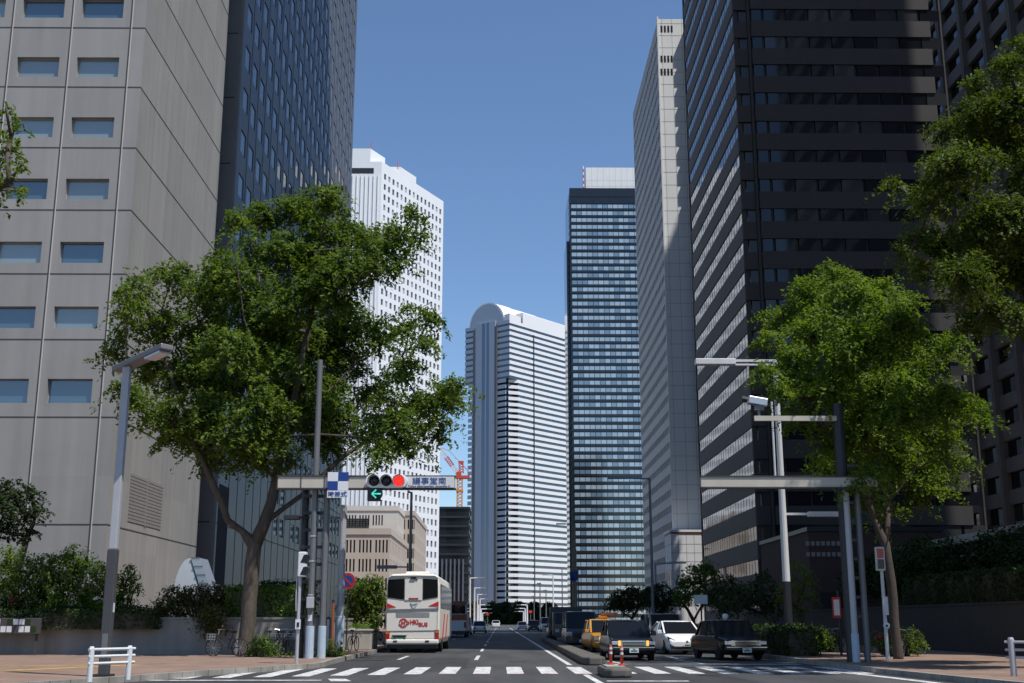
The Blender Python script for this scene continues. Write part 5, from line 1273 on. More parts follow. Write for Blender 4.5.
# far red signals
for q, l in (((487.5, 614.5, 480), 'far red traffic signal left of the road end'), ((530.5, 612, 420), 'far red traffic signal right of the road end')):
    p = at(q[0], q[1], q[2]); t = thing('traffic_signal', l, 'traffic signal', (p.x, q[2], 0.1), 0, 'far traffic signals')
    b = MB(); b.tube([(0, 0, 0), (0, 0, p.z + 0.5)], 0.15, 6); b.build('pole', M['midsteel'], t)
    b = MB(); b.box(-0.9, 0.9, -0.2, 0.2, p.z - 0.7, p.z + 0.6); b.build('signal_head', M['black'], t)
    b = MB(); b.lathe([(0.01, 0.24), (0.42, 0.22), (0.45, 0.15)], 12, Matrix.Translation((0, 0, p.z)) @ Matrix.Rotation(R(90), 4, 'X')); b.build('lamp', M['redlampfar'], t)

# ---- overhead sign and signal gantry on the left
gY = 44.0
P1 = at(309, 658, gY); P1.z = 0.13
t = thing('signal_gantry', 'cream signal beam on twin grey poles carrying the street name, above the left kerb', 'signal gantry', P1)
ztop = at(312, 360, gY).z - 0.13
ZB1 = at(360, 477, gY).z - 0.13; ZB0 = at(360, 490, gY).z - 0.13; XA = at(279, 484, gY).x - P1.x; XB = at(455.5, 484, gY).x - P1.x
b = MB(); b.tube([(0, 0, 1.1), (0, 0, ztop)], [0.125, 0.10], 12); b.build('pole', M['midsteel'], t)
b = MB(); b.tube([(0.42, 0.1, 1.1), (0.42, 0.1, ZB0)], [0.12, 0.11], 12); b.build('pole', M['midsteel'], t)
b = MB(); b.tube([(-0.42, 0.5, 0), (-0.42, 0.5, ZB0 + 0.3)], [0.15, 0.14], 12); b.build('pole', M['darksteel'], t)
b = MB()
for k in range(9): b = MB(); b.box(-0.45, 0.45, 0.13, 0.22, 1.4 + 0.62 * k, 1.52 + 0.62 * k); b.build('cross_rung', M['darksteel'], t)
for zz_ in (2.2, 3.4, 4.3):
    b = MB(); b.lathe([(0.135, zz_), (0.135, zz_ + 0.05)], 12); b.build('steel_band', M['alu'], t)
b = MB(); b.box(-0.13, 0.13, -0.28, -0.1, 1.75, 2.15); b.build('control_box', M['polegrey'], t, bevel=0.02)
b = MB(); b.box(-0.07, 0.07, -0.135, -0.118, 1.3, 1.52); b.build('sticker', M['signwhite'], t)
b = MB(); b.tube([(0.12, -0.06, 1.2), (0.12, -0.05, 4.0), (0.1, -0.06, ZB0)], 0.018, 6); b.build('cable', M['black'], t)
b = MB(); b.lathe([(0.155, 0), (0.155, 1.12), (0.12, 1.13)], 14); b.lathe([(0.15, 0), (0.15, 1.12), (0.12, 1.13)], 14, Matrix.Translation((0.42, 0.1, 0))); b.build('pole_wrap', M['bluewrap'], t)
zc = (ZB0 + ZB1) / 2; hb = (ZB1 - ZB0) / 2
b = MB(); b.box(XA, XB, -0.34, -0.12, ZB0 + 0.04, ZB1 - 0.04); b.build('beam', M['beamtan'], t)
b = MB(); b.box(XA - 0.02, XB + 0.03, -0.37, -0.1, ZB1 - 0.04, ZB1 + 0.02); b.box(XA - 0.02, XB + 0.03, -0.37, -0.1, ZB0 - 0.02, ZB0 + 0.04)
for k in range(6): xx = XA + (XB - XA) * 0.66 * k / 5; b.box(xx - 0.02, xx + 0.02, -0.352, -0.33, ZB0 + 0.04, ZB1 - 0.04)
b.build('beam_edge', M['beamdark'], t)
zl = at(300, 518, gY).z - 0.13
b = MB(); b.box(-1.1, -0.55, -0.2, 0.2, zl - 0.06, zl + 0.1); b.bar((-0.6, 0.3, zl + 0.05), (-0.2, 0.3, zl + 0.05), 0.06); b.build('side_lamp', M['darksteel'], t, bevel=0.02)
BACK = P1
# checkered plate with writing on it
q0 = at(329.5, 473.5, gY); q1 = at(349.5, 491.5, gY); mz = (q0.z + q1.z) / 2 - 0.13; mxx = (q0.x + q1.x) / 2 - P1.x; sx = (q1.x - q0.x) / 2; sz = (q0.z - q1.z) / 2
ck = thing('checker_plate', 'blue and white checkered plate on the left signal beam', 'sign', (P1.x + mxx, gY - 0.4, mz + 0.13))
for ix, iz, mm in ((0, 1, 'signwhite'), (1, 1, 'signblue'), (0, 0, 'signblue'), (1, 0, 'signwhite')):
    b = MB(); b.box(-sx + ix * sx, ix * sx, -0.02, 0.02, -sz + iz * sz, iz * sz); b.build('plate_square', M[mm], ck)
b = MB(); b.box(-sx * 0.7, -sx * 0.6, 0.021, 0.07, -sz, sz); b.box(sx * 0.6, sx * 0.7, 0.021, 0.07, -sz, sz); b.build('bracket', M['midsteel'], ck)
ts = thing('text_plate', 'small white plate with blue characters, under the checkered plate', 'sign', (P1.x + mxx, gY - 0.4, mz + 0.13 - sz - 0.14))
b = MB(); b.box(-sx, sx, -0.02, 0.02, -0.13, 0.13); b.build('plate', M['signwhite'], ts)
text_mesh('時差式', 0.2, M['signblue'], ts, face_front(0, -0.024, 0), width=sx * 1.8, bold=0.015)
# street name plate
q0 = at(405.5, 477.5, gY); q1 = at(454.5, 489.5, gY); mxx = (q0.x + q1.x) / 2; mz = (q0.z + q1.z) / 2; sx = (q1.x - q0.x) / 2; sz = (q0.z - q1.z) / 2
sn = thing('street_name_sign', 'pale street name plate with blue characters, at the right end of the signal beam', 'sign', (mxx, gY - 0.4, mz))
b = MB(); b.box(-sx, sx, -0.035, 0.02, -sz + 0.02, sz - 0.02); b.build('plate', M['signgrey'], sn, bevel=0.01)
text_mesh('議事堂南', 0.26, M['signblue'], sn, face_front(0, -0.042, 0.05), width=sx * 1.35, bold=0.0)
text_mesh('Tokyo Metropolitan Assembly S.', 0.085, M['signblue'], sn, face_front(0, -0.042, -0.155), width=sx * 1.7, bold=0.004)
# three-lens signal and its arrow
q = at(388, 483, gY); 
sg = thing('traffic_signal', 'white horizontal traffic signal showing red, on the left signal beam', 'traffic signal', (q.x, gY - 0.42, q.z))
rr = 0.245; dx = at(403, 483, gY).x - q.x - 0.03
b = MB(); n = 10
prof = [V((-dx + rr * math.cos(R(90 + 180 * k / n)), 0, rr * math.sin(R(90 + 180 * k / n)))) for k in range(n + 1)] + [V((dx + rr * math.cos(R(-90 + 180 * k / n)), 0, rr * math.sin(R(-90 + 180 * k / n)))) for k in range(n + 1)]
b.prism([p + V((0, -0.22, 0)) for p in prof], (0, 0.22, 0)); b.build('housing', M['signwhite'], sg, bevel=0.02)
for k, mm in ((-1, 'offlens'), (0, 'offlens'), (1, 'redlamp')):
    b = MB(); b.lathe([(0.005, 0.05), (0.1, 0.04), (0.19, 0.0)], 20, Matrix.Translation((k * dx * 0.86, -0.225, 0)) @ Matrix.Rotation(R(90), 4, 'X')); b.build('lens', M[mm], sg, smooth=True)
    b = MB(); rg = []
    for r_, y0, y1 in ((0.225, -0.222, -0.42), (0.205, -0.222, -0.42)):
        rg.append([[V((k * dx * 0.86 + r_ * math.cos(R(-30 + 240 * j / 16)), yy, r_ * math.sin(R(-30 + 240 * j / 16)))) for j in range(17)] for yy in (y0, y1)])
    for rings in rg:
        i0 = len(b.v); b.v += [tuple(v) for v in rings[0] + rings[1]]
        for j in range(16): b.f.append((i0 + j, i0 + j + 1, i0 + 18 + j, i0 + 17 + j))
    b.build('visor', M['signwhite'], sg)
q = at(376.5, 495.5, gY)
sa = thing('arrow_signal', 'black signal box lit with a green left arrow, under the three-lens signal', 'traffic signal', (q.x, gY - 0.42, q.z))
b = MB(); b.box(-0.28, 0.2, -0.14, 0.1, -0.25, 0.25); b.build('housing', M['darksteel'], sa, bevel=0.03)
b = MB(); b.lathe([(0.005, 0.03), (0.23, 0.0)], 20, Matrix.Translation((0.06, -0.15, 0)) @ Matrix.Rotation(R(90), 4, 'X')); b.build('lens', M['offlens'], sa)
b = MB(); b.bar((-0.1, -0.2, 0), (0.22, -0.2, 0), 0.02, 0.05); b.bar((-0.11, -0.2, 0.0), (0.05, -0.2, 0.15), 0.02, 0.05); b.bar((-0.11, -0.2, 0.0), (0.05, -0.2, -0.15), 0.02, 0.05); b.build('arrow', M['greenlamp'], sa)
b = MB(); b.tube([(0, 0, 0.24), (0.1, 0, 0.35), (0.45, 0, 0.3)], 0.02, 6); b.build('bracket', M['midsteel'], sa)

# pedestrian signal on its pole
q = at(296.5, 663, 38.5); q.z = 0.13; zt = at(302, 552, 38.5).z - 0.13
t = thing('pedestrian_signal', 'slim white pole with a pedestrian signal seen from the side, at the left crossing', 'pedestrian signal', q)
b = MB(); b.tube([(0, 0, 0), (0, 0, zt)], [0.055, 0.05], 10); b.build('pole', M['polegrey'], t)
b = MB(); b.box(-0.06, 0.2, -0.16, 0.14, zt - 0.78, zt); b.build('signal_head', M['polewhite'], t, bevel=0.03)
for k in range(2):
    b = MB(); b.box(0.262, 0.4, -0.13, 0.11, zt - 0.4 + 0.36 * k, zt - 0.1 + 0.36 * k) if False else b.prism([(0.02, -0.166, zt - 0.72 + 0.38 * k), (0.21, -0.166, zt - 0.74 + 0.38 * k), (0.3, -0.166, zt - 0.52 + 0.38 * k), (0.21, -0.166, zt - 0.46 + 0.38 * k), (0.12, -0.166, zt - 0.48 + 0.38 * k)], (0, 0.3, 0)); b.build('visor', M['black'], t)
b = MB(); b.box(-0.07, 0.09, -0.1, -0.066, 1.05, 1.35); b.build('push_button_box', M['polewhite'], t)
b = MB(); b.box(-0.02, 0.05, -0.115, -0.101, 1.12, 1.26); b.build('button', M['black'], t)
b = MB(); b.tube([(-0.09, 0, 2.9), (-0.1, 0, 2.0), (-0.08, 0, 1.6)], 0.02, 6); b.build('cable_duct', M['polegrey'], t)

# right signal gantry, seen from behind
rY = 39.6; RP = at(858, 655, rY); RP.z = 0.13
t = thing('signal_gantry', 'cream signal beam seen from behind on dark poles, in front of the right street tree', 'signal gantry', RP)
Z1 = at(800, 476.5, rY).z - 0.13; Z0 = at(800, 488, rY).z - 0.13; XA = at(701, 482, rY).x - RP.x; XB = at(877, 482, rY).x - RP.x
b = MB(); b.box(XA, XB, -0.05, 0.15, Z0 + 0.03, Z1 - 0.03); b.build('beam', M['beamtan'], t)
b = MB(); b.box(XA - 0.02, XB + 0.02, -0.08, 0.18, Z1 - 0.03, Z1 + 0.02); b.box(XA - 0.02, XB + 0.02, -0.08, 0.18, Z0 - 0.02, Z0 + 0.03); b.build('beam_edge', M['beamdark'], t)
zt = at(842, 402, rY).z - 0.13; z2 = at(800, 416, rY).z - 0.13; xl = at(756, 416, rY).x - RP.x; xp = at(843, 440, rY).x - RP.x
b = MB(); b.tube([(xp, 0.4, 0), (xp, 0.4, zt)], [0.22, 0.18], 12); b.build('pole', M['darksteel'], t)
b = MB(); b.tube([(0.0, 0.2, 0), (0.0, 0.2, Z0)], [0.11, 0.1], 12); b.build('pole', M['polegrey'], t)
b = MB(); b.tube([(0.4, 0.3, 0), (0.4, 0.3, Z0)], [0.11, 0.1], 12); b.build('pole', M['midsteel'], t)
b = MB(); b.box(xl, xp, 0.25, 0.37, z2 - 0.12, z2 + 0.05); b.build('upper_arm', M['beamtan'], t)
b = MB(); b.lathe([(0.13, 0), (0.13, 0.9), (0.1, 0.91)], 12, Matrix.Translation((0, 0.2, 0))); b.build('pole_wrap', M['bluewrap'], t)
b = MB()
for k in range(9): b = MB(); b.box(xp + 0.1, 0.45, 0.3, 0.38, 1.4 + 0.62 * k, 1.5 + 0.62 * k); b.build('cross_rung', M['darksteel'], t)
q = at(758, 403, rY)
t = thing('traffic_camera', 'silver traffic camera on the upper arm of the right gantry', 'camera', (q.x, rY + 0.31, q.z))
b = MB(); b.box(-0.3, 0.36, -0.16, 0.16, -0.02, 0.25, Matrix.Rotation(R(10), 4, 'Y')); b.build('camera_body', M['alu'], t, bevel=0.03)
b = MB(); b.tube([(-0.3, 0, 0.17), (-0.48, 0, 0.2)], [0.1, 0.12], 10); b.build('hood', M['darksteel'], t)
b = MB(); b.box(-0.05, 0.25, -0.1, 0.1, -0.2, -0.03); b.box(0.05, 0.12, -0.05, 0.05, -0.42, -0.2); b.build('bracket', M['midsteel'], t)

q = at(888, 660, 41.0); q.z = 0.13; zt = at(876, 547, 41.0).z - 0.13
t = thing('pedestrian_signal', 'white pole with a red pedestrian signal, in front of the right street tree trunk', 'pedestrian signal', q)
b = MB(); b.tube([(0, 0, 0), (0, 0, zt)], [0.065, 0.055], 10); b.build('pole', M['polewhite'], t)
b = MB(); b.box(-0.17, 0.1, -0.15, 0.12, zt - 0.8, zt); b.build('signal_head', M['polewhite'], t, bevel=0.03)
b = MB(); b.box(-0.17, 0.05, -0.17, -0.152, zt - 0.38, zt - 0.06); b.build('lens', M['redlens'], t)
b = MB(); b.box(-0.17, 0.05, -0.17, -0.152, zt - 0.74, zt - 0.42); b.build('lens', M['offlens'], t)
b = MB(); b.box(-0.07, 0.1, -0.12, -0.066, 1.5, 2.1); b.build('control_box', M['polewhite'], t)
b = MB(); b.lathe([(0.11, 0), (0.11, 0.05)], 12, Matrix.Translation((0, -0.08, 1.15)) @ Matrix.Rotation(R(90), 4, 'X')); b.build('push_button_box', M['signwhite'], t)
b = MB(); b.lathe([(0.04, 0), (0.04, 0.02)], 10, Matrix.Translation((0, -0.131, 1.15)) @ Matrix.Rotation(R(90), 4, 'X')); b.build('button', M['black'], t)

# no parking sign, utility pole, other small posts on the left
q = at(346, 650, 56.5); q.z = 0.13; zc = at(344, 581, 56.5).z - 0.13
t = thing('no_parking_sign', 'round red and blue no-parking sign on a thin dark post, left of the white bus', 'sign', q)
b = MB(); b.tube([(0, 0, 0), (0, 0, zc + 0.35)], 0.035, 8); b.build('post', M['darksteel'], t)
Mx = Matrix.Translation((-0.02, -0.05, zc)) @ Matrix.Rotation(R(90), 4, 'X')
b = MB(); b.lathe([(0.37, 0), (0.37, 0.015)], 28, Mx); b.build('red_ring', M['signred'], t)
b = MB(); b.lathe([(0.265, 0.016), (0.265, 0.022)], 28, Mx); b.build('blue_disc', M['signblue'], t)
b = MB(); b.bar((-0.02 - 0.2, -0.076, zc + 0.2), (-0.02 + 0.2, -0.076, zc - 0.2), 0.008, 0.085); b.build('red_slash', M['signred'], t)
q = at(339, 650, 52); q.z = 0.13
t = thing('utility_pole', 'grey concrete pole with a pale blue wrap and a side lamp, behind the no-parking sign', 'pole', q)
zt = at(342, 505, 52).z - 0.13
b = MB(); b.tube([(0, 0, 0), (0, 0, zt)], [0.17, 0.14], 12); b.build('pole', M['polegrey'], t)
b = MB(); b.lathe([(0.195, 0.1), (0.195, 1.5), (0.17, 1.52)], 14); b.build('pole_wrap', M['bluewrap'], t)
zl = at(320, 518, 52).z - 0.13
b = MB(); b.box(-1.0, -0.1, -0.04, 0.04, zl - 0.05, zl + 0.06); b.build('arm', M['midsteel'], t)
for px, py, Y, lab, mm in ((331.5, 601, 46.5, 'thin rust red post standing in the shrub beside the signal poles', 'rust'), (327, 618, 49.5, 'thin pale blue post beside the rust red one', 'bluewrap')):
    q = at(px, 655, Y); t = thing('marker_post', lab, 'post', (q.x, Y, 0.13)); z = at(px, py, Y).z - 0.13
    b = MB(); b.tube([(0, 0, 0), (0, 0, z)], 0.05, 8); b.build('post', M[mm], t)
    b = MB(); b.lathe([(0.06, z - 0.05), (0.06, z + 0.03), (0.03, z + 0.05)], 8); b.build('cap', M['darksteel'], t)
q = at(341, 658, 46.3); t = thing('bollard', 'short black bollard on the kerb corner by the shrub', 'bollard', (q.x, 46.3, 0.13))
b = MB(); b.lathe([(0.06, 0), (0.055, 0.5), (0.03, 0.56)], 10); b.build('post', M['black'], t)
b = MB(); b.lathe([(0.058, 0.36), (0.058, 0.44)], 10); b.build('band', M['polegrey'], t)
# stone planter
q0 = at(343, 651, 57.5); q1 = at(372, 651, 60)
t = thing('stone_planter', 'low stone planter box with grass-green plants, beside the bus', 'planter', (-6.75, 58.5, 0.13))
b = MB(); b.box(-0.65, 0.75, -1.6, 1.6, 0, 0.85); b.build('box', M['planter'], t, bevel=0.03)
b = MB(); b.box(-0.7, 0.8, -1.65, 1.65, 0.853, 0.95); b.build('rim', M['planter'], t, bevel=0.02)
P, L, _ = spray_points((-6.7, 58.5, 1.13), 0.7, 0.16, 46, 26, 0.2, 0.5)
leaves_mesh('plants', P, L, 0.06, M['leafHedge'], t, 0.4)

# notice board at the left edge
q0 = at(-6, 618, 48.5); q1 = at(40, 634, 48.5)
t = thing('notice_board', 'dark framed notice board with pale sheets, before the left retaining wall', 'notice board', ((q0.x + q1.x) / 2, 48.5, (q0.z + q1.z) / 2))
sx = (q1.x - q0.x) / 2; sz = (q0.z - q1.z) / 2
b = MB(); b.box(-sx, sx, -0.1, 0.09, -sz, sz); b.build('board', M['joint'], t, bevel=0.015)
for px_ in (-sx + 0.15, sx - 0.15):
    b = MB(); b.box(px_ - 0.04, px_ + 0.04, 0.0, 0.08, 0.13 - (q0.z + q1.z) / 2, -sz); b.build('post', M['joint'], t)
for k in range(7):
    for r_ in range(2):
        if (k * 3 + r_) % 5 == 4: continue
        b = MB(); x0 = -sx + 0.1 + k * (2 * sx - 0.2) / 7; b.box(x0, x0 + 0.2, -0.108, -0.101, -sz + 0.07 + r_ * 0.29, -sz + 0.3 + r_ * 0.27); b.build('sheet', M['signgrey'] if (k + r_) % 3 else M['leafDk'], t)
# white fan-shaped skylight
f0 = at(173, 588, 60.5); f1 = at(190, 558, 60.5); f2 = at(213, 588, 60.5)
t = thing('skylight', 'white fan-shaped metal skylight rising behind the brown hedge', 'skylight', (f0.x, 60.5, 1.35))
pts = []
W1 = f1.x - f0.x; Hh = f1.z - f0.z; zb = f0.z - 1.35
for k in range(9):
    a = R(90 * k / 8); pts.append(V((W1 * (1 - math.cos(a)), 0, zb - 0.6 + (Hh + 0.6) * math.sin(a))))
pts += [V((f2.x - f0.x - 0.5, 0, zb - 0.6))]
b = MB(); b.prism(pts, (0, 1.6, 0)); b.build('fan_body', M['fanwhite'], t)
b = MB(); b.prism([V((W1 + 0.05, -0.05, zb + Hh)), V((W1 + 0.5, -0.05, zb + Hh)), V((f2.x - f0.x + 0.1, -0.05, zb - 0.6)), V((f2.x - f0.x - 0.4, -0.05, zb - 0.6))], (0, 1.7, 0)); b.build('side_strip', M['alu'], t)
b = MB()
for k in range(6):
    s = k / 5; b.box(W1 + 0.05 + s * (f2.x - f0.x - 0.5 - W1) , W1 + 0.5 + s * (f2.x - f0.x - 0.4 - W1), -0.08, -0.051, zb + Hh - s * (Hh + 0.6) - 0.03, zb + Hh - s * (Hh + 0.6) + 0.03)
b.build('glazing_bar', M['midsteel'], t)
b = MB(); b.box(-0.1, f2.x - f0.x, 0.1, 1.5, 0, zb - 0.6); b.build('plinth', M['gwall'], t)

# ---- guard rails
def guard_rail(label, posts, h, rails, ext, mpost, mrail, r=0.075):
    a = V((*posts[0], 0.13)); t = thing('guard_rail', label, 'guard rail', a, 0)
    P = [V((*p, 0.13)) - a for p in posts]
    for p in P:
        b = MB(); b.lathe([(r, 0), (r, h), (r * 0.7, h + 0.05)], 12, Matrix.Translation(p)); b.build('post', mpost, t)
    d0 = (P[1] - P[0]).normalized()
    for z in rails:
        b = MB(); b.tube([P[0] - d0 * ext[0] + V((0, 0, z))] + [p + V((0, 0, z)) for p in P] + [P[-1] + (P[-1] - P[-2]).normalized() * ext[1] + V((0, 0, z))], 0.032, 8); b.build('rail', mrail, t)
    return t
g1 = at(89.5, 679, 27.0); g2 = at(128, 676, 28.0)
guard_rail('short white guard rail with two posts, in front of the left lamp post', [(g1.x, g1.y), (g2.x, g2.y)], 0.7, (0.38, 0.53, 0.68), (0.08, 0.16), M['polewhite'], M['polewhite'], r=0.06)
g1 = at(1014, 675, 29.5)
guard_rail('grey guard rail with horizontal bars, at the lower right edge', [(g1.x, 29.5), (g1.x + 1.7, 27.9), (g1.x + 3.4, 26.3)], 0.86, (0.44, 0.62, 0.8), (0.15, 0.2), M['polegrey'], M['polegrey'])

# ---- island end block with two red posts
t = thing('island_block', 'weathered concrete island nose in the crossing, under the two red posts', 'traffic island', (3.05, 33.3, 0))
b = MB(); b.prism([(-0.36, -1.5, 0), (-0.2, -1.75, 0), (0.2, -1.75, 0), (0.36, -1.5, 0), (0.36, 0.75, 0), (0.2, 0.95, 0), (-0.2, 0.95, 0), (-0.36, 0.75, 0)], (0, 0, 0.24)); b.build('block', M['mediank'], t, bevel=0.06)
b = MB(); b.box(-0.24, 0.24, -0.9, 0.5, 0.243, 0.27); b.build('top_plate', M['planter'], t)
for k, (dx, dy, lab) in enumerate(((-0.02, 0.25, 'orange-red flexible post on the island, left of the two'), (0.2, -0.55, 'orange-red flexible post on the island, right and nearer of the two'))):
    t = thing('delineator_post', lab, 'post', (3.05 + dx, 33.3 + dy, 0.27), 0, 'red posts on the traffic island')
    b = MB(); b.lathe([(0.1, 0), (0.1, 0.03), (0.05, 0.05)], 14); b.build('foot', M['cone'], t)
    b = MB(); b.lathe([(0.042, 0.05), (0.038, 0.5), (0.02, 0.52)], 14); b.build('post', M['cone'], t, smooth=True)
    for z in (0.28, 0.4):
        b = MB(); b.lathe([(0.044, z), (0.044, z + 0.06)], 14); b.build('reflective_band', M['signgrey'], t)

# ---- signs on the right
q = at(839, 650, 47.5); t = thing('notice_sign', 'red-framed white notice sign on a post, left of the right gantry poles', 'sign', (q.x, 47.5, 0.13))
z1 = at(838, 597, 47.5).z - 0.13; z0 = at(838, 618, 47.5).z - 0.13
b = MB(); b.tube([(0.1, 0.05, 0), (0.1, 0.05, z1 + 0.25)], 0.05, 8); b.build('post', M['darksteel'], t)
b = MB(); b.box(-0.16, 0.16, -0.03, 0, z0, z1); b.build('frame', M['signred'], t)
b = MB(); b.box(-0.11, 0.11, -0.036, -0.031, z0 + 0.1, z1 - 0.1); b.build('panel', M['signgrey'], t)
q = at(701, 600, 75); t = thing('notice_sign', 'small pale notice sign on a post, behind the white car', 'sign', (q.x, 75, 0.13))
z1 = at(700, 595, 75).z - 0.13; z0 = at(700, 604, 75).z - 0.13
b = MB(); b.tube([(0, 0.03, 0), (0, 0.03, z1)], 0.05, 8); b.build('post', M['darksteel'], t)
b = MB(); b.box(-0.45, 0.4, -0.03, 0, z0, z1); b.build('panel', M['signgrey'], t)
q = at(574, 580, 120); t = thing('banner', 'small blue banner on a pole, beside the far street lamps', 'banner', (q.x, 120, 0.13))
z1 = at(574, 570, 120).z - 0.13; z0 = at(574, 582, 120).z - 0.13
b = MB(); b.tube([(0.4, 0, 0), (0.4, 0, z1 + 0.4)], 0.06, 8); b.build('pole', M['midsteel'], t)
b = MB(); b.prism([(0.36, -0.02, z1), (-0.45, -0.1, z1 - 0.3), (-0.35, 0.05, z0), (0.36, 0.0, z0 + 0.2)], (0, 0.03, 0)); b.build('cloth', M['signblue'], t)

# ================================================================== BICYCLES
def bicycle(label, loc, rz, m='darksteel', group='bicycles parked on the left pavement'):
    t = thing('bicycle', label, 'bicycle', loc, rz, group)
    for x in (-0.52, 0.52):
        Mw = Matrix.Translation((x, 0, 0.33)) @ Matrix.Rotation(R(90), 4, 'X')
        b = MB(); rings = [[Mw @ V(((0.32 + 0.02 * math.cos(2 * math.pi * j / 6)) * math.cos(2 * math.pi * k / 24), (0.32 + 0.02 * math.cos(2 * math.pi * j / 6)) * math.sin(2 * math.pi * k / 24), 0.02 * math.sin(2 * math.pi * j / 6))) for j in range(6)] for k in range(25)]
        b.ring_loft(rings, cap=False); w = b.build('wheel', M['rubber'], t)
        b = MB()
        for k in range(12): b.bar(Mw @ V((0, 0, 0)), Mw @ V((0.31 * math.cos(math.pi * k / 6), 0.31 * math.sin(math.pi * k / 6), 0)), 0.006)
        b.build('spokes', M['alu'], w)
    b = MB(); bb = V((-0.05, 0, 0.3)); st = V((-0.2, 0, 0.75)); hd = V((0.36, 0, 0.78)); rw = V((-0.52, 0, 0.33)); fw = V((0.52, 0, 0.33))
    for p, q in ((bb, st), (bb, hd + V((0.02, 0, -0.1))), (st * 0.7 + bb * 0.3, hd + V((0.02, 0, -0.06))), (bb, rw), (st, rw), (hd + V((0, 0, 0.1)), fw)): b.tube([p, q], 0.018, 6)
    b.build('frame', M[m], t)
    b = MB(); b.sphere((-0.24, 0, 0.9), 0.12, 8, 5, (1.2, 0.7, 0.4)); b.tube([(-0.2, 0, 0.75), (-0.23, 0, 0.88)], 0.014, 6); b.build('saddle', M['black'], t)
    b = MB(); b.tube([(0.2, -0.27, 0.98), (0.3, -0.2, 1.0), (0.33, 0, 0.96), (0.3, 0.2, 1.0), (0.2, 0.27, 0.98)], 0.014, 6); b.tube([(0.33, 0, 0.96), (0.36, 0, 0.8)], 0.014, 6); b.build('handlebar', M['alu'], t)
    b = MB()
    for z in (0.62, 0.72, 0.82):
        for p, q in (((0.44, -0.17, z), (0.74, -0.17, z)), ((0.74, -0.17, z), (0.74, 0.17, z)), ((0.74, 0.17, z), (0.44, 0.17, z)), ((0.44, 0.17, z), (0.44, -0.17, z))): b.bar(p, q, 0.012)
    for k in range(4):
        for sy in (-0.17, 0.17): b.bar((0.44 + 0.1 * k, sy, 0.6), (0.44 + 0.1 * k, sy, 0.83), 0.01)
    b.build('basket', M['alu'], t)
    return t
q = at(226, 660, 46.9)
bc = bicycle('lone dark bicycle leaning by the big left trunk, facing left', (q.x, 46.9, 0.13), R(172))
for px, Y, rz, lab in ((271, 48.3, 74, 'bicycle right behind the round shrub, leftmost of the parked row'), (278, 48.1, 95, 'second bicycle of the parked row, behind the pedestrian signal'), (284, 48.4, 82, 'third bicycle of the parked row, nearer the dark poles'),
                       (290, 48.2, 100, 'bicycle closest to the dark pole in the parked row'), (353, 54.5, 80, 'bicycle parked between the signal poles and the planter')):
    q = at(px, 655, Y); dup(bc, (q.x, Y, 0.13), R(rz), lab)
q = at(905, 655, 46.0); dup(bc, (q.x, 45.9, 0.13), R(60), 'bicycle standing in the pink-flowered shrub on the right')['group'] = 'bicycles on the right pavement'
q = at(838, 650, 52.5); o_ = dup(bc, (q.x, 52.5, 0.13), R(110), 'bicycle half hidden behind the red-framed notice sign'); o_['group'] = 'bicycles on the right pavement'
# ================================================================== VEHICLES
def wheel(parent, x, y, r, w=0.2, n=20):
    Mw = Matrix.Translation((x, y, r)) @ Matrix.Rotation(R(90), 4, 'Y')
    wl = MB(); wl.lathe([(r * 0.62, -w / 2), (r * 0.95, -w / 2), (r, -w * 0.35), (r, w * 0.35), (r * 0.95, w / 2), (r * 0.62, w / 2)], n, Mw); o = wl.build('wheel', M['rubber'], parent)
    b = MB(); b.lathe([(0.02, -w * 0.45), (r * 0.6, -w * 0.42), (r * 0.63, -w * 0.5), (r * 0.63, w * 0.5), (r * 0.6, w * 0.42), (0.02, w * 0.45)], n, Mw); b.build('rim', M['alu'], o)
    return o

def soften(o, ends, levels=2):
    me = o.data
    at_ = me.attributes.get('crease_edge') or me.attributes.new('crease_edge', 'FLOAT', 'EDGE')
    for i, e in enumerate(me.edges):
        a, b = me.vertices[e.vertices[0]].co, me.vertices[e.vertices[1]].co
        if any(abs(a.y - y) < 1e-4 and abs(b.y - y) < 1e-4 for y in ends): at_.data[i].value = 0.75
        elif a.z < 0.5 and b.z < 0.5: at_.data[i].value = 0.6
        else: at_.data[i].value = 0.35
    m = o.modifiers.new('subdivision', 'SUBSURF'); m.levels = levels; m.render_levels = levels

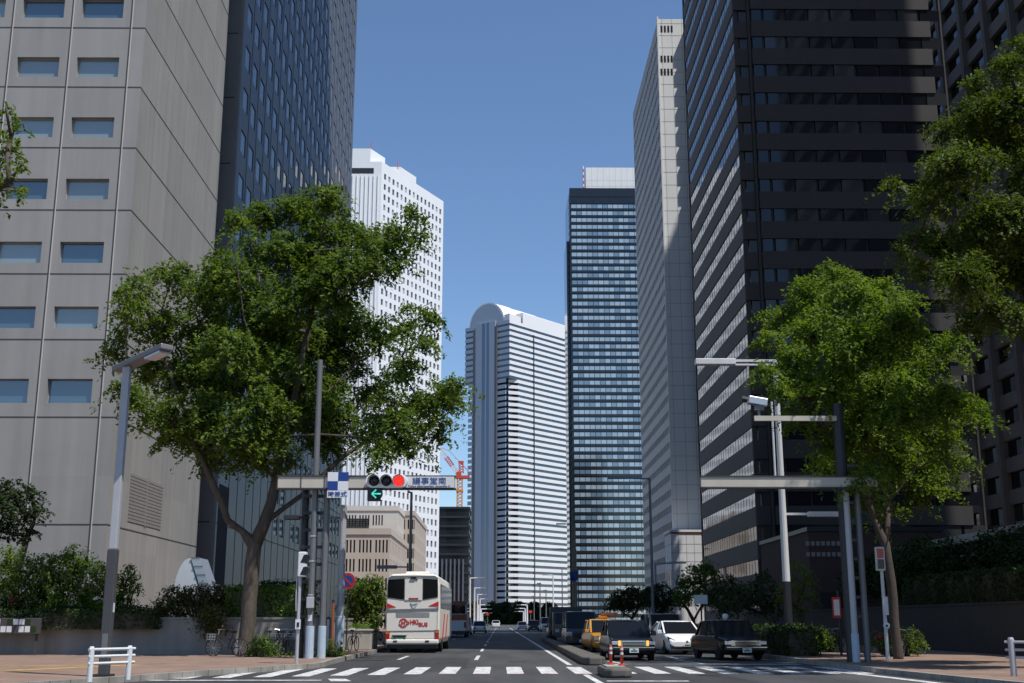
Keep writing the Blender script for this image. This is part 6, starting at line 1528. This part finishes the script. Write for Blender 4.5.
def car(label, loc, rz, paint, L=4.7, W=1.72, H=1.5, belt=0.92, hood=0.86, kind='sedan', cat='car', group='cars waiting at the crossing', sign=None, lampcol='lens', name='car'):
    """front towards local -Y"""
    t = thing(name, label, cat, loc, rz, group); h = W / 2; y0 = -L / 2
    def ring(y, w, zl, zt, tuck=0.93):
        return [V((-w * 0.9, y, zl)), (V((-w, y, zl + 0.16))), V((-w, y, zl + (zt - zl) * 0.62)), V((-w * tuck, y, zt - 0.02)), V((-w * tuck * 0.8, y, zt)), V((w * tuck * 0.8, y, zt)), V((w * tuck, y, zt - 0.02)), V((w, y, zl + (zt - zl) * 0.62)), V((w, y, zl + 0.16)), V((w * 0.9, y, zl))]
    if kind == 'sedan': st = [(0, .86, .26, hood - .16), (.03, .94, .2, hood - .08), (.14, .985, .2, hood - .02), (.27, 1, .2, belt), (.5, 1, .2, belt + .02), (.75, 1, .2, belt + .02), (.92, .98, .22, belt - .01), (.985, .93, .25, belt - .06), (1, .88, .3, belt - .14)]
    elif kind == 'hatch': st = [(0, .8, .24, .58), (.03, .9, .18, .66), (.12, .97, .18, .8), (.25, 1, .18, .95), (.5, 1, .18, belt + .05), (.8, 1, .2, belt + .08), (.97, .95, .24, belt + .04), (1, .9, .3, belt - .06)]
    else: st = [(0, .86, .26, hood - .2), (.025, .95, .22, hood - .05), (.12, 1, .2, hood + .04), (.2, 1, .2, belt), (.6, 1, .2, belt + .02), (.97, 1, .2, belt + .02), (1, .95, .28, belt)]
    b = MB(); b.ring_loft([ring(y0 + s * L, h * w, zl, zt) for s, w, zl, zt in st]); bo = b.build('body', paint, t, smooth=True); soften(bo, (st[0][0] * L + y0, st[-1][0] * L + y0))
    cab = {'sedan': (.26, .375, .68, .83), 'hatch': (.2, .42, .62, .97), 'van': (.14, .29, .92, .985)}[kind]
    def cring(y, w0, w1, z0, z1): return [V((-w0, y, z0)), V((-w1, y, z1)), V((w1, y, z1)), V((w0, y, z0))]
    yA, yB, yC, yD = [y0 + s * L for s in cab]; zb = belt - 0.02
    g = MB(); wr = {'sedan': 0.83, 'hatch': 0.76, 'van': 0.86}[kind]
    g.ring_loft([[V((-h * .9, yA, zb)), V((-h * wr, yB, H - .06)), V((h * wr, yB, H - .06)), V((h * .9, yA, zb))][:4], [V((-h * .93, yB, zb)), V((-h * wr, yB + 0.01, H - .06)), V((h * wr, yB + 0.01, H - .06)), V((h * .93, yB, zb))],
                 [V((-h * .93, yC, zb)), V((-h * wr, yC, H - .06)), V((h * wr, yC, H - .06)), V((h * .93, yC, zb))], [V((-h * .88, yD, zb)), V((-h * wr, yC + .05, H - .07)), V((h * wr, yC + .05, H - .07)), V((h * .88, yD, zb))]])
    g.build('glasshouse', M['carglass'], t)
    r_ = MB(); r_.ring_loft([[V((-h * wr * 1.02, yB - .04, H - .075)), V((-h * wr * .9, yB - .02, H - .035)), V((h * wr * .9, yB - .02, H - .035)), V((h * wr * 1.02, yB - .04, H - .075))],
                            [V((-h * wr * 1.03, (yB + yC) / 2, H - .05)), V((-h * wr * .85, (yB + yC) / 2, H)), V((h * wr * .85, (yB + yC) / 2, H)), V((h * wr * 1.03, (yB + yC) / 2, H - .05))],
                            [V((-h * wr * 1.02, yC + .06, H - .085)), V((-h * wr * .9, yC + .04, H - .04)), V((h * wr * .9, yC + .04, H - .04)), V((h * wr * 1.02, yC + .06, H - .085))]])
    ro = r_.build('roof', paint, t, smooth=True); soften(ro, (-99, 99))
    for s in (-1, 1):
        for pa_, pb_, w1, w2 in (((s * h * .91, yA - .01, zb), (s * h * wr * 1.01, yB, H - .06), .07, .05), ((s * h * .94, (yB + yC) / 2, zb), (s * h * wr * 1.01, (yB + yC) / 2, H - .06), .05, .09), ((s * h * .9, yD, zb), (s * h * wr * 1.01, yC + .05, H - .07), .07, .06)):
            p = MB(); p.bar(pa_, pb_, w1, w2); p.build('pillar', paint, t)
    for s in (-1, 1):
        m_ = MB(); m_.box(s * (h + .1) - .1, s * (h + .1) + .1, yA + .18, yA + .27, belt - .02, belt + .14); m_.bar((s * h * .93, yA + .24, belt), (s * (h + .05), yA + .23, belt + .03), .04); m_.build('mirror', paint, t, bevel=0.03)
    wr_ = .32 if kind != 'van' else .34
    for s in (-1, 1):
        for yy in (.19, .8): wheel(t, s * (h - .11), y0 + yy * L, wr_)
    # front
    yf = y0 - .012
    if kind == 'sedan':
        gz0, gz1 = hood - .34, hood - .12
        b = MB(); b.box(-.46, .46, yf - .03, yf + .05, gz0, gz1); gr = b.build('grille', M['chrome'], t, bevel=.02)
        b = MB()
        for k in range(3): b.box(-.42, .42, yf - .036, yf - .031, gz0 + .025 + .05 * k, gz0 + .06 + .05 * k)
        b.build('slats', M['black'], gr)
        for s in (-1, 1):
            b = MB(); xx = s * .655; b.box(xx - .15, xx + .15, yf - .02, yf + .08, gz0 + .05, gz1 - .03); b.build('headlight', M['lens'], t, bevel=.02)
            b = MB(); xx = s * .52; b.box(xx - .045, xx + .045, yf - .028, yf, gz0 + .02, gz1 - .01) ; b.build('marker_light', M[lampcol], t)
        b = MB(); b.box(-h * .93, h * .93, yf - .1, yf + .1, .36, .52); b.build('bumper', M['black'] if paint is M['blackcar'] else paint, t, bevel=.03)
        b = MB(); b.box(-h * .9, h * .9, yf - .112, yf - .098, .47, .5); b.build('bumper_trim', M['chrome'], t)
        b = MB(); b.box(-.17, .17, yf - .125, yf - .101, .3, .455); pl = b.build('licence_plate', M['plate'] , t)
        b = MB(); b.box(-.12, .12, yf - .129, yf - .126, .335, .385); b.box(-.05, .05, yf - .129, yf - .126, .405, .435); b.build('characters', M['plategreen'], pl)
    elif kind == 'hatch':
        for s in (-1, 1):
            b = MB(); b.prism([V((s * h * .86, yf + .1, .52)), V((s * h * .5, yf - .0, .5)), V((s * h * .62, yf + .06, .62)), V((s * h * .92, yf + .42, .78))], (0, .06, .02)); b.build('headlight', M['carglass'], t)
            b = MB(); b.prism([V((s * h * .82, yf + .02, .24)), V((s * h * .62, yf - .03, .26)), V((s * h * .66, yf - .03, .36)), V((s * h * .88, yf + .05, .46))], (0, .05, 0)); b.build('fog_lamp_housing', M['black'], t)
        b = MB(); b.box(-.55, .55, yf - .03, yf + .05, .24, .36); b.build('grille', M['black'], t, bevel=.02)
        b = MB(); b.lathe([(.06, 0), (.06, .02)], 14, Matrix.Translation((0, yf + .0, .55)) @ Matrix.Rotation(R(90), 4, 'X')); b.build('badge', M['chrome'], t)
        b = MB(); b.box(-.17, .17, yf - .05, yf - .031, .36, .5); pl = b.build('licence_plate', M['plate'], t)
        b = MB(); b.box(-.12, .12, yf - .054, yf - .051, .385, .44); b.build('characters', M['plategreen'], pl)
    else:
        b = MB(); b.box(-.5, .5, yf - .02, yf + .05, hood - .38, hood - .2); b.build('grille', M['black'], t, bevel=.02)
        for s in (-1, 1):
            b = MB(); xx = s * (h - .2); b.box(xx - .15, xx + .15, yf - .02, yf + .1, hood - .36, hood - .16); b.build('headlight', M['lens'], t, bevel=.03)
        b = MB(); b.box(-h * .94, h * .94, yf - .07, yf + .1, .3, .5); b.build('bumper', paint, t, bevel=.03)
        b = MB(); b.box(-.17, .17, yf - .09, yf - .071, .36, .5); b.build('licence_plate', M['plate'], t)
    # rear
    ye = -y0 + .012
    for s in (-1, 1):
        b = MB(); xx = s * (h - .24); b.box(xx - .16, xx + .16, ye - .1, ye - .02 if kind != 'sedan' else ye + .01, belt - .34, belt - .17); b.build('tail_light', M['redlens'], t, bevel=.02)
    if sign:
        b = MB(); b.box(-.22, .22, (yB + yC) / 2 - .12, (yB + yC) / 2 + .1, H + .0, H + .17); b.build('roof_sign', M[sign], t, bevel=.05)
    return t
car('black taxi with amber marker lights, at the stop line behind the red posts', (4.9, 47.65, 0), R(1), M['blackcar'], lampcol='amber', cat='taxi', name='taxi')
t2 = car('orange taxi with a roof sign, right behind the first black taxi', (5.05, 59.6, 0), R(4), M['orangecar'], L=4.6, W=1.7, H=1.55, cat='taxi', name='taxi', sign='orangecar', lampcol='amber')
b = MB(); b.box(.3, .78, -1.1, -.9, .9, 1.15); b.build('advert_panel', M['signblue'], t2)
b = MB(); b.box(-.1, .7, .0, .3, 1.72, 1.84); b.build('roof_board', M['rust'], t2)
car('dark tall van behind the orange taxi', (4.35, 67.0, 0), R(0), M['navycar'], L=4.8, W=1.75, H=1.98, belt=1.1, hood=1.05, kind='van', cat='van', name='van')
car('black taxi with a round roof lamp, rightmost at the stop line', (8.85, 47.8, 0), R(7), M['blackcar'], cat='taxi', name='taxi', lampcol='lens')
tx = [o for o in bpy.data.objects if o.get('label', '').startswith('black taxi with a round roof lamp')][0]
b = MB(); b.lathe([(.1, 1.49), (.1, 1.55), (.13, 1.6), (.1, 1.7), (.02, 1.72)], 14); b.build('roof_lamp', M['signgrey'], tx, smooth=True)
b = MB(); b.tube([(1.05, -1.5, .86), (1.08, -1.5, 1.05)], .02, 6); b.box(1.0, 1.18, -1.54, -1.46, 1.05, 1.13); b.build('fender_mirror', M['blackcar'], tx)
car('white low hatchback car with a black windscreen, between the two black taxis', (8.0, 55.8, 0), R(5), M['whitecar'], L=4.5, W=1.76, H=1.47, kind='hatch', belt=.92)
car('grey minivan behind the white hatchback car', (8.6, 65.0, 0), R(2), M['greycar'], L=4.6, W=1.75, H=1.85, belt=1.05, hood=1.0, kind='van', cat='van', name='van')
# truck and other oncoming vehicles farther back
def truck(label, loc, m1, m2, W=2.1, H=2.7, L=6.5):
    t = thing('truck', label, 'truck', loc, 0, 'vehicles waiting farther back'); h = W / 2
    b = MB(); b.prism([V((-h, -L / 2, .45)), V((-h, -L / 2 + .02, 1.25)), V((-h, -L / 2 + .25, 2.05)), V((-h, -L / 2 + 1.6, 2.1)), V((-h, -L / 2 + 1.6, .45))], (W, 0, 0)); b.build('cab', m1, t, bevel=.06)
    b = MB(); b.prism([V((-h * .88, -L / 2 + .015, 1.28)), V((-h * .85, -L / 2 + .22, 1.98)), V((h * .85, -L / 2 + .22, 1.98)), V((h * .88, -L / 2 + .015, 1.28))], (0, -.02, 0)); b.build('windscreen', M['carglass'], t)
    b = MB(); b.box(-h - .05, h + .05, -L / 2 + 1.75, L / 2, .75, H); b.build('cargo_box', m2, t, bevel=.04)
    b = MB(); b.box(-h * .9, h * .9, -L / 2 - .08, -L / 2 + .1, .35, .6); b.build('bumper', M['polebase'], t)
    for s in (-1, 1):
        b = MB(); b.box(s * h * .75 - .14, s * h * .75 + .14, -L / 2 - .02, -L / 2 + .04, .72, .92); b.build('headlight', M['lens'], t)
        b = MB(); b.box(s * (h + .2) - .08, s * (h + .2) + .08, -L / 2 - .1, -L / 2 - .03, 1.3, 1.75); b.bar((s * (h - .02), -L / 2 + .1, 1.7), (s * (h + .2), -L / 2 - .06, 1.6), .03); b.build('mirror', M['black'], t)
        for yy in (.16, .78): wheel(t, s * (h - .15), -L / 2 + yy * L, .38, .26)
    return t
truck('dark truck with a dark grey cargo box, behind the dark tall van', (4.75, 88.0, 0), M['navycar'], M['polebase'], H=2.45)
car('dark car in front of the truck, left edge of the oncoming queue', (4.6, 97, 0), 0, M['navycar'], L=4.6, H=1.75, belt=1.0, hood=.98, kind='van', group='vehicles waiting farther back')
car('black car coming along the far road, right of the road end', (5.3, 193, 0), 0, M['navycar'], L=4.7, W=1.8, H=1.7, belt=1.0, hood=.95, kind='van', group='far vehicles on the road')
car('white-roofed car coming along the far road beside the median', (7.1, 185, 0), 0, M['whitecar'], L=5, W=2.0, H=2.1, belt=1.2, hood=1.1, kind='van', cat='van', group='far vehicles on the road')
car('silver car with lit reflections far ahead, right of the second bus', (-2.6, 158, 0), R(180), M['silvercar'], L=4.6, W=1.75, H=1.55, group='far vehicles on the road')
car('grey van driving ahead, right beside the second bus', (-4.1, 140, 0), R(180), M['silvercar'], L=4.6, W=1.8, H=1.95, belt=1.05, hood=1, kind='van', cat='van', group='far vehicles on the road')
car('pale yellow-lit car far away at the right of the road end', (4.1, 225, 0), 0, M['silvercar'], L=4.5, W=1.7, H=1.5, group='far vehicles on the road')
car('tiny white car far away at the end of the left lanes', (-1.0, 300, 0), R(180), M['whitecar'], L=4.5, W=1.9, H=1.8, belt=1.1, hood=1, kind='van', group='far vehicles on the road')

# ---- the white coach, seen from behind
W, H, Lb = 2.54, 3.62, 11.5
t = thing('tour_bus', 'white tour bus seen from behind with red lettering on its engine door', 'bus', (-4.08, 57.0, 0), R(-0.5))
h = W / 2
def bring(y, k=1.0, top=H, bot=.42):
    pr = [(-.94, bot), (-1, bot + .25), (-1, 2.0), (-.985, 3.05), (-.93, top - .16), (-.8, top - .02), (0, top + .03), (.8, top - .02), (.93, top - .16), (.985, 3.05), (1, 2.0), (1, bot + .25), (.94, bot)]
    return [V((x * h * k, y, z)) for x, z in pr]
b = MB(); b.ring_loft([bring(.0, .965, H - .07, .5), bring(.06, .99, H - .02, .45), bring(.22), bring(Lb - .3), bring(Lb - .05, .98, H - .05), bring(Lb, .95, H - .15)]); b.build('body', M['buswhite'], t, bevel=.03)
def rear(name, pts, m, d=.012, y=-.004, parent=t): b = MB(); b.prism([V((x * h, y, z)) for x, z in pts], (0, -d, 0)); return b.build(name, m, parent)
rear('rear_window', [(-.93, 3.34), (-.33, 3.38), (-.33, 2.42), (-.94, 2.52)], M['tint'], .02); rear('rear_window', [(.36, 3.38), (.91, 3.34), (.92, 2.54), (.36, 2.42)], M['tint'], .02)
rear('roof_visor', [(-.93, 3.36), (-.8, 3.47), (.8, 3.47), (.92, 3.36), (.92, 3.42), (.8, 3.52), (-.8, 3.52), (-.93, 3.42)], M['busgrey'], .05)
rear('centre_panel', [(-.3, 3.36), (.33, 3.36), (.33, 2.4), (-.3, 2.4)], M['buswhite'], .03)
rear('brake_light', [(-.16, 2.5), (.2, 2.5), (.2, 2.43), (-.16, 2.43)], M['redlens'], .04)
rear('red_wedge', [(-.96, 2.27), (-.62, 2.08), (-.96, 2.03)], M['busred'], .014); rear('red_wedge', [(.95, 2.35), (.95, 2.1), (.58, 2.13)], M['busred'], .014)
b = MB(); q = [(-.08, 2.3), (.0, 2.12), (.06, 2.06), (.14, 2.2), (.2, 2.32), (.04, 2.24)]
for i in range(len(q)): b.bar((q[i][0] * h, -.03, q[i][1]), (q[(i + 1) % 6][0] * h, -.03, q[(i + 1) % 6][1]), .02, .025)
b.build('emblem', M['chrome'], t)
rear('grey_strip', [(-.97, 2.04), (-.85, 1.98), (.85, 2.03), (.95, 2.08), (.95, 1.96), (-.97, 1.9)], M['busgrey'], .03)
b = MB()
for k in range(24):
    a0, a1 = 2 * math.pi * k / 24, 2 * math.pi * (k + 1) / 24
    if 30 < (k * 15) % 360 < 0: continue
    b.bar((-.34 * h + .16 * math.cos(a0) * 1.1, -.014, 1.36 + .18 * math.sin(a0)), (-.34 * h + .16 * math.cos(a1) * 1.1, -.014, 1.36 + .18 * math.sin(a1)), .012, .06)
b.prism([V((-.34 * h + .21, -.01, 1.47)), V((-.34 * h + .3, -.01, 1.36)), V((-.34 * h + .21, -.01, 1.25))], (0, -.01, 0))
b.box(-.34 * h - .09, -.34 * h - .03, -.02, -.01, 1.28, 1.44); b.box(-.34 * h + .03, -.34 * h + .09, -.02, -.01, 1.28, 1.44); b.box(-.34 * h - .03, -.34 * h + .03, -.02, -.01, 1.335, 1.385)
b.build('logo', M['busred'], t)
text_mesh('HKI', .22, M['busred'], t, face_front(.08, -.012, 1.4), bold=.035, width=.38); text_mesh('BUS', .19, M['busred'], t, face_front(.5, -.012, 1.29), bold=.035, width=.42)
rear('seam', [(-.95, 1.0), (.95, 1.03), (.95, .98), (-.95, .95)], M['busgrey'], .008)
for s in (-1, 1):
    x0 = -.99 if s < 0 else .83
    tl_ = rear('tail_light', [(x0, .98), (x0 + .16, .98), (x0 + .16, .63), (x0, .63)] if s < 0 else [(x0, 1.05), (x0 + .15, 1.05), (x0 + .15, .63), (x0, .63)], M['redlens'], .03)
    b = MB(); b.box((x0 + .01) * h, (x0 + .14) * h, -.045, -.036, .84 + .06 * (s > 0), .96 + .06 * (s > 0)); b.build('indicator', M['amberd'], tl_)
pl = rear('licence_plate', [(-.68, .78), (-.26, .78), (-.26, .5), (-.68, .5)], M['plategreen'], .03)
b = MB(); b.box(-.6 * h, -.34 * h, -.04, -.036, .55, .64); b.build('characters', M['plate'], pl)
b = MB(); b.box(-.74 * h, -.2 * h, -.06, -.01, .785, .82); b.box(-.74 * h, -.7 * h, -.05, -.01, .46, .785); b.build('plate_surround', M['busgrey'], t)
for xx in (-.62, .55):
    rear('reflector', [(xx - .07, .57), (xx + .07, .57), (xx + .07, .5), (xx - .07, .5)], M['black'], .09)
b = MB(); b.box(.68 * h - .1, .68 * h + .12, -.02, -.008, .5, .56); b.build('badge', M['busgrey'], t)
b = MB(); b.box(-h * .965, h * .965, -.07, .3, .4, .62); b.build('bumper', M['buswhite'], t, bevel=.06)
b = MB(); b.box(-h * .92, h * .92, .02, .6, .2, .46); b.build('undertray', M['black'], t)
b = MB(); b.bar((.0, -.05, 3.42), (.2, -.05, 3.33), .03, .05); b.box(-.12, .12, -.1, 0, 3.38, 3.46); b.build('rear_camera', M['black'], t)
b = MB(); b.box(h - .02, h + .015, .6, Lb - .8, 2.05, 3.15); sw = b.build('side_window', M['tint'], t); 
b = MB(); b.box(-h - .015, -h + .02, .6, Lb - .8, 2.05, 3.15); b.build('side_window', M['carglass'], t)
b = MB()
for k in range(2): b.prism([V((h + .003, 2 + 2.8 * k, .6)), V((h + .003, 3.6 + 2.8 * k, 1.8)), V((h + .003, 4.3 + 2.8 * k, 1.8)), V((h + .003, 2.7 + 2.8 * k, .6))], (.008, 0, 0))
b.build('side_stripe', M['busred'], t)
b = MB(); b.box(h, h + .05, .9, 1.05, .55, .65); b.build('side_marker', M['amberd'], t)
for s in (-1, 1):
    wheel(t, s * (h - .17), 2.6, .5, .3); wheel(t, s * (h - .17), 8.8, .5, .3)
b = MB(); b.box(-.6, .6, 2.5, 5.5, H + .02, H + .2); b.build('roof_unit', M['buswhite'], t, bevel=.08)
b = MB()
for k in range(5): b.box(-.62 * h, .62 * h, -.012, -.004, 1.62 + .05 * k, 1.63 + .05 * k)
b.build('engine_vent', M['busgrey'], t)
b = MB(); b.box(-.965 * h, -.955 * h, -.012, -.004, .66, 1.9); b.box(.9 * h, .91 * h, -.012, -.004, 1.06, 1.95); b.box(-.9 * h, .82 * h, -.012, -.004, .64, .652); b.build('panel_gap', M['busgrey'], t)
b = MB(); b.box(-.95 * h, .95 * h, -.074, -.0701, .395, .43); b.build('road_grime', M['busgrey'], t)
# second bus ahead
t = thing('city_bus', 'white and rust-orange bus ahead of the tour bus in the left lane', 'bus', (-4.35, 113.5, 0), 0); h = 1.25
b = MB(); b.box(-h, h, 0, 11, .5, 3.3); b.build('body', M['greyF'], t, bevel=.12)
b = MB(); b.box(-h - .01, h + .01, -.01, 10.9, 1.55, 2.1); b.build('orange_band', M['rust'], t, bevel=.02)
b = MB(); b.box(-h * .9, h * .9, -.02, .1, 2.15, 2.95); b.build('rear_window', M['carglass'], t, bevel=.02)
b = MB(); b.box(-h * .97, h * .97, -.03, .06, 2.97, 3.3); b.build('roof_band', M['rust'], t, bevel=.02)
b = MB(); b.box(h - .02, h + .02, .6, 10.4, 2.15, 2.95); b.build('side_window', M['carglass'], t)
b = MB(); b.box(-h * .96, h * .96, -.08, .2, .3, .6); b.build('bumper', M['polebase'], t, bevel=.03)
for s in (-1, 1):
    b = MB(); b.box(s * 1.1 - .1, s * 1.1 + .1, -.03, .05, .9, 1.4); b.build('tail_light', M['redlens'], t); wheel(t, s * 1.1, 2.5, .48, .28); wheel(t, s * 1.1, 8.5, .48, .28)

# ================================================================== LIGHT, SKY, CAMERA
AZ = math.atan2(0.766, -0.643); EL = R(62)
w = bpy.data.worlds.new('World'); scn.world = w; w.use_nodes = True
nt_ = w.node_tree; bg = nt_.nodes['Background']
sky = nt_.nodes.new('ShaderNodeTexSky'); sky.sky_type = 'NISHITA'; sky.sun_disc = False
sky.sun_elevation = EL; sky.sun_rotation = AZ; sky.air_density = 1.0; sky.dust_density = 0.0; sky.ozone_density = 6.0; sky.altitude = 40
nt_.links.new(sky.outputs[0], bg.inputs[0]); bg.inputs[1].default_value = SKY
ld = bpy.data.lights.new('sun', 'SUN'); ld.energy = SUN; ld.angle = R(0.53); ld.color = (1.0, 0.965, 0.91)
lo = bpy.data.objects.new('sun', ld); col.objects.link(lo)
sd = V((math.sin(AZ) * math.cos(EL), math.cos(AZ) * math.cos(EL), math.sin(EL)))
lo.rotation_euler = sd.to_track_quat('Z', 'Y').to_euler(); lo.location = sd * 300
cd = bpy.data.cameras.new('camera'); cam = bpy.data.objects.new('camera', cd); col.objects.link(cam)
cd.sensor_width = 36; cd.lens = F_PX * 36 / 1024; cd.clip_start = 0.3; cd.clip_end = 9000
cam.location = (0, 0, CAM_H); cam.rotation_euler = (R(90) + TILT, 0, -YAW)
scn.camera = cam
scn.view_settings.view_transform = 'Standard'; scn.view_settings.look = 'None'; scn.view_settings.gamma = 1; scn.view_settings.use_curve_mapping = False
scn.view_settings.exposure = EXPO
scn.cycles.max_bounces = 6; scn.cycles.diffuse_bounces = 2; scn.cycles.glossy_bounces = 3; scn.cycles.transmission_bounces = 3; scn.cycles.transparent_max_bounces = 4
scn.cycles.caustics_reflective = False; scn.cycles.caustics_refractive = False
scn.cycles.use_denoising = True
scn.cycles.sample_clamp_indirect = 4
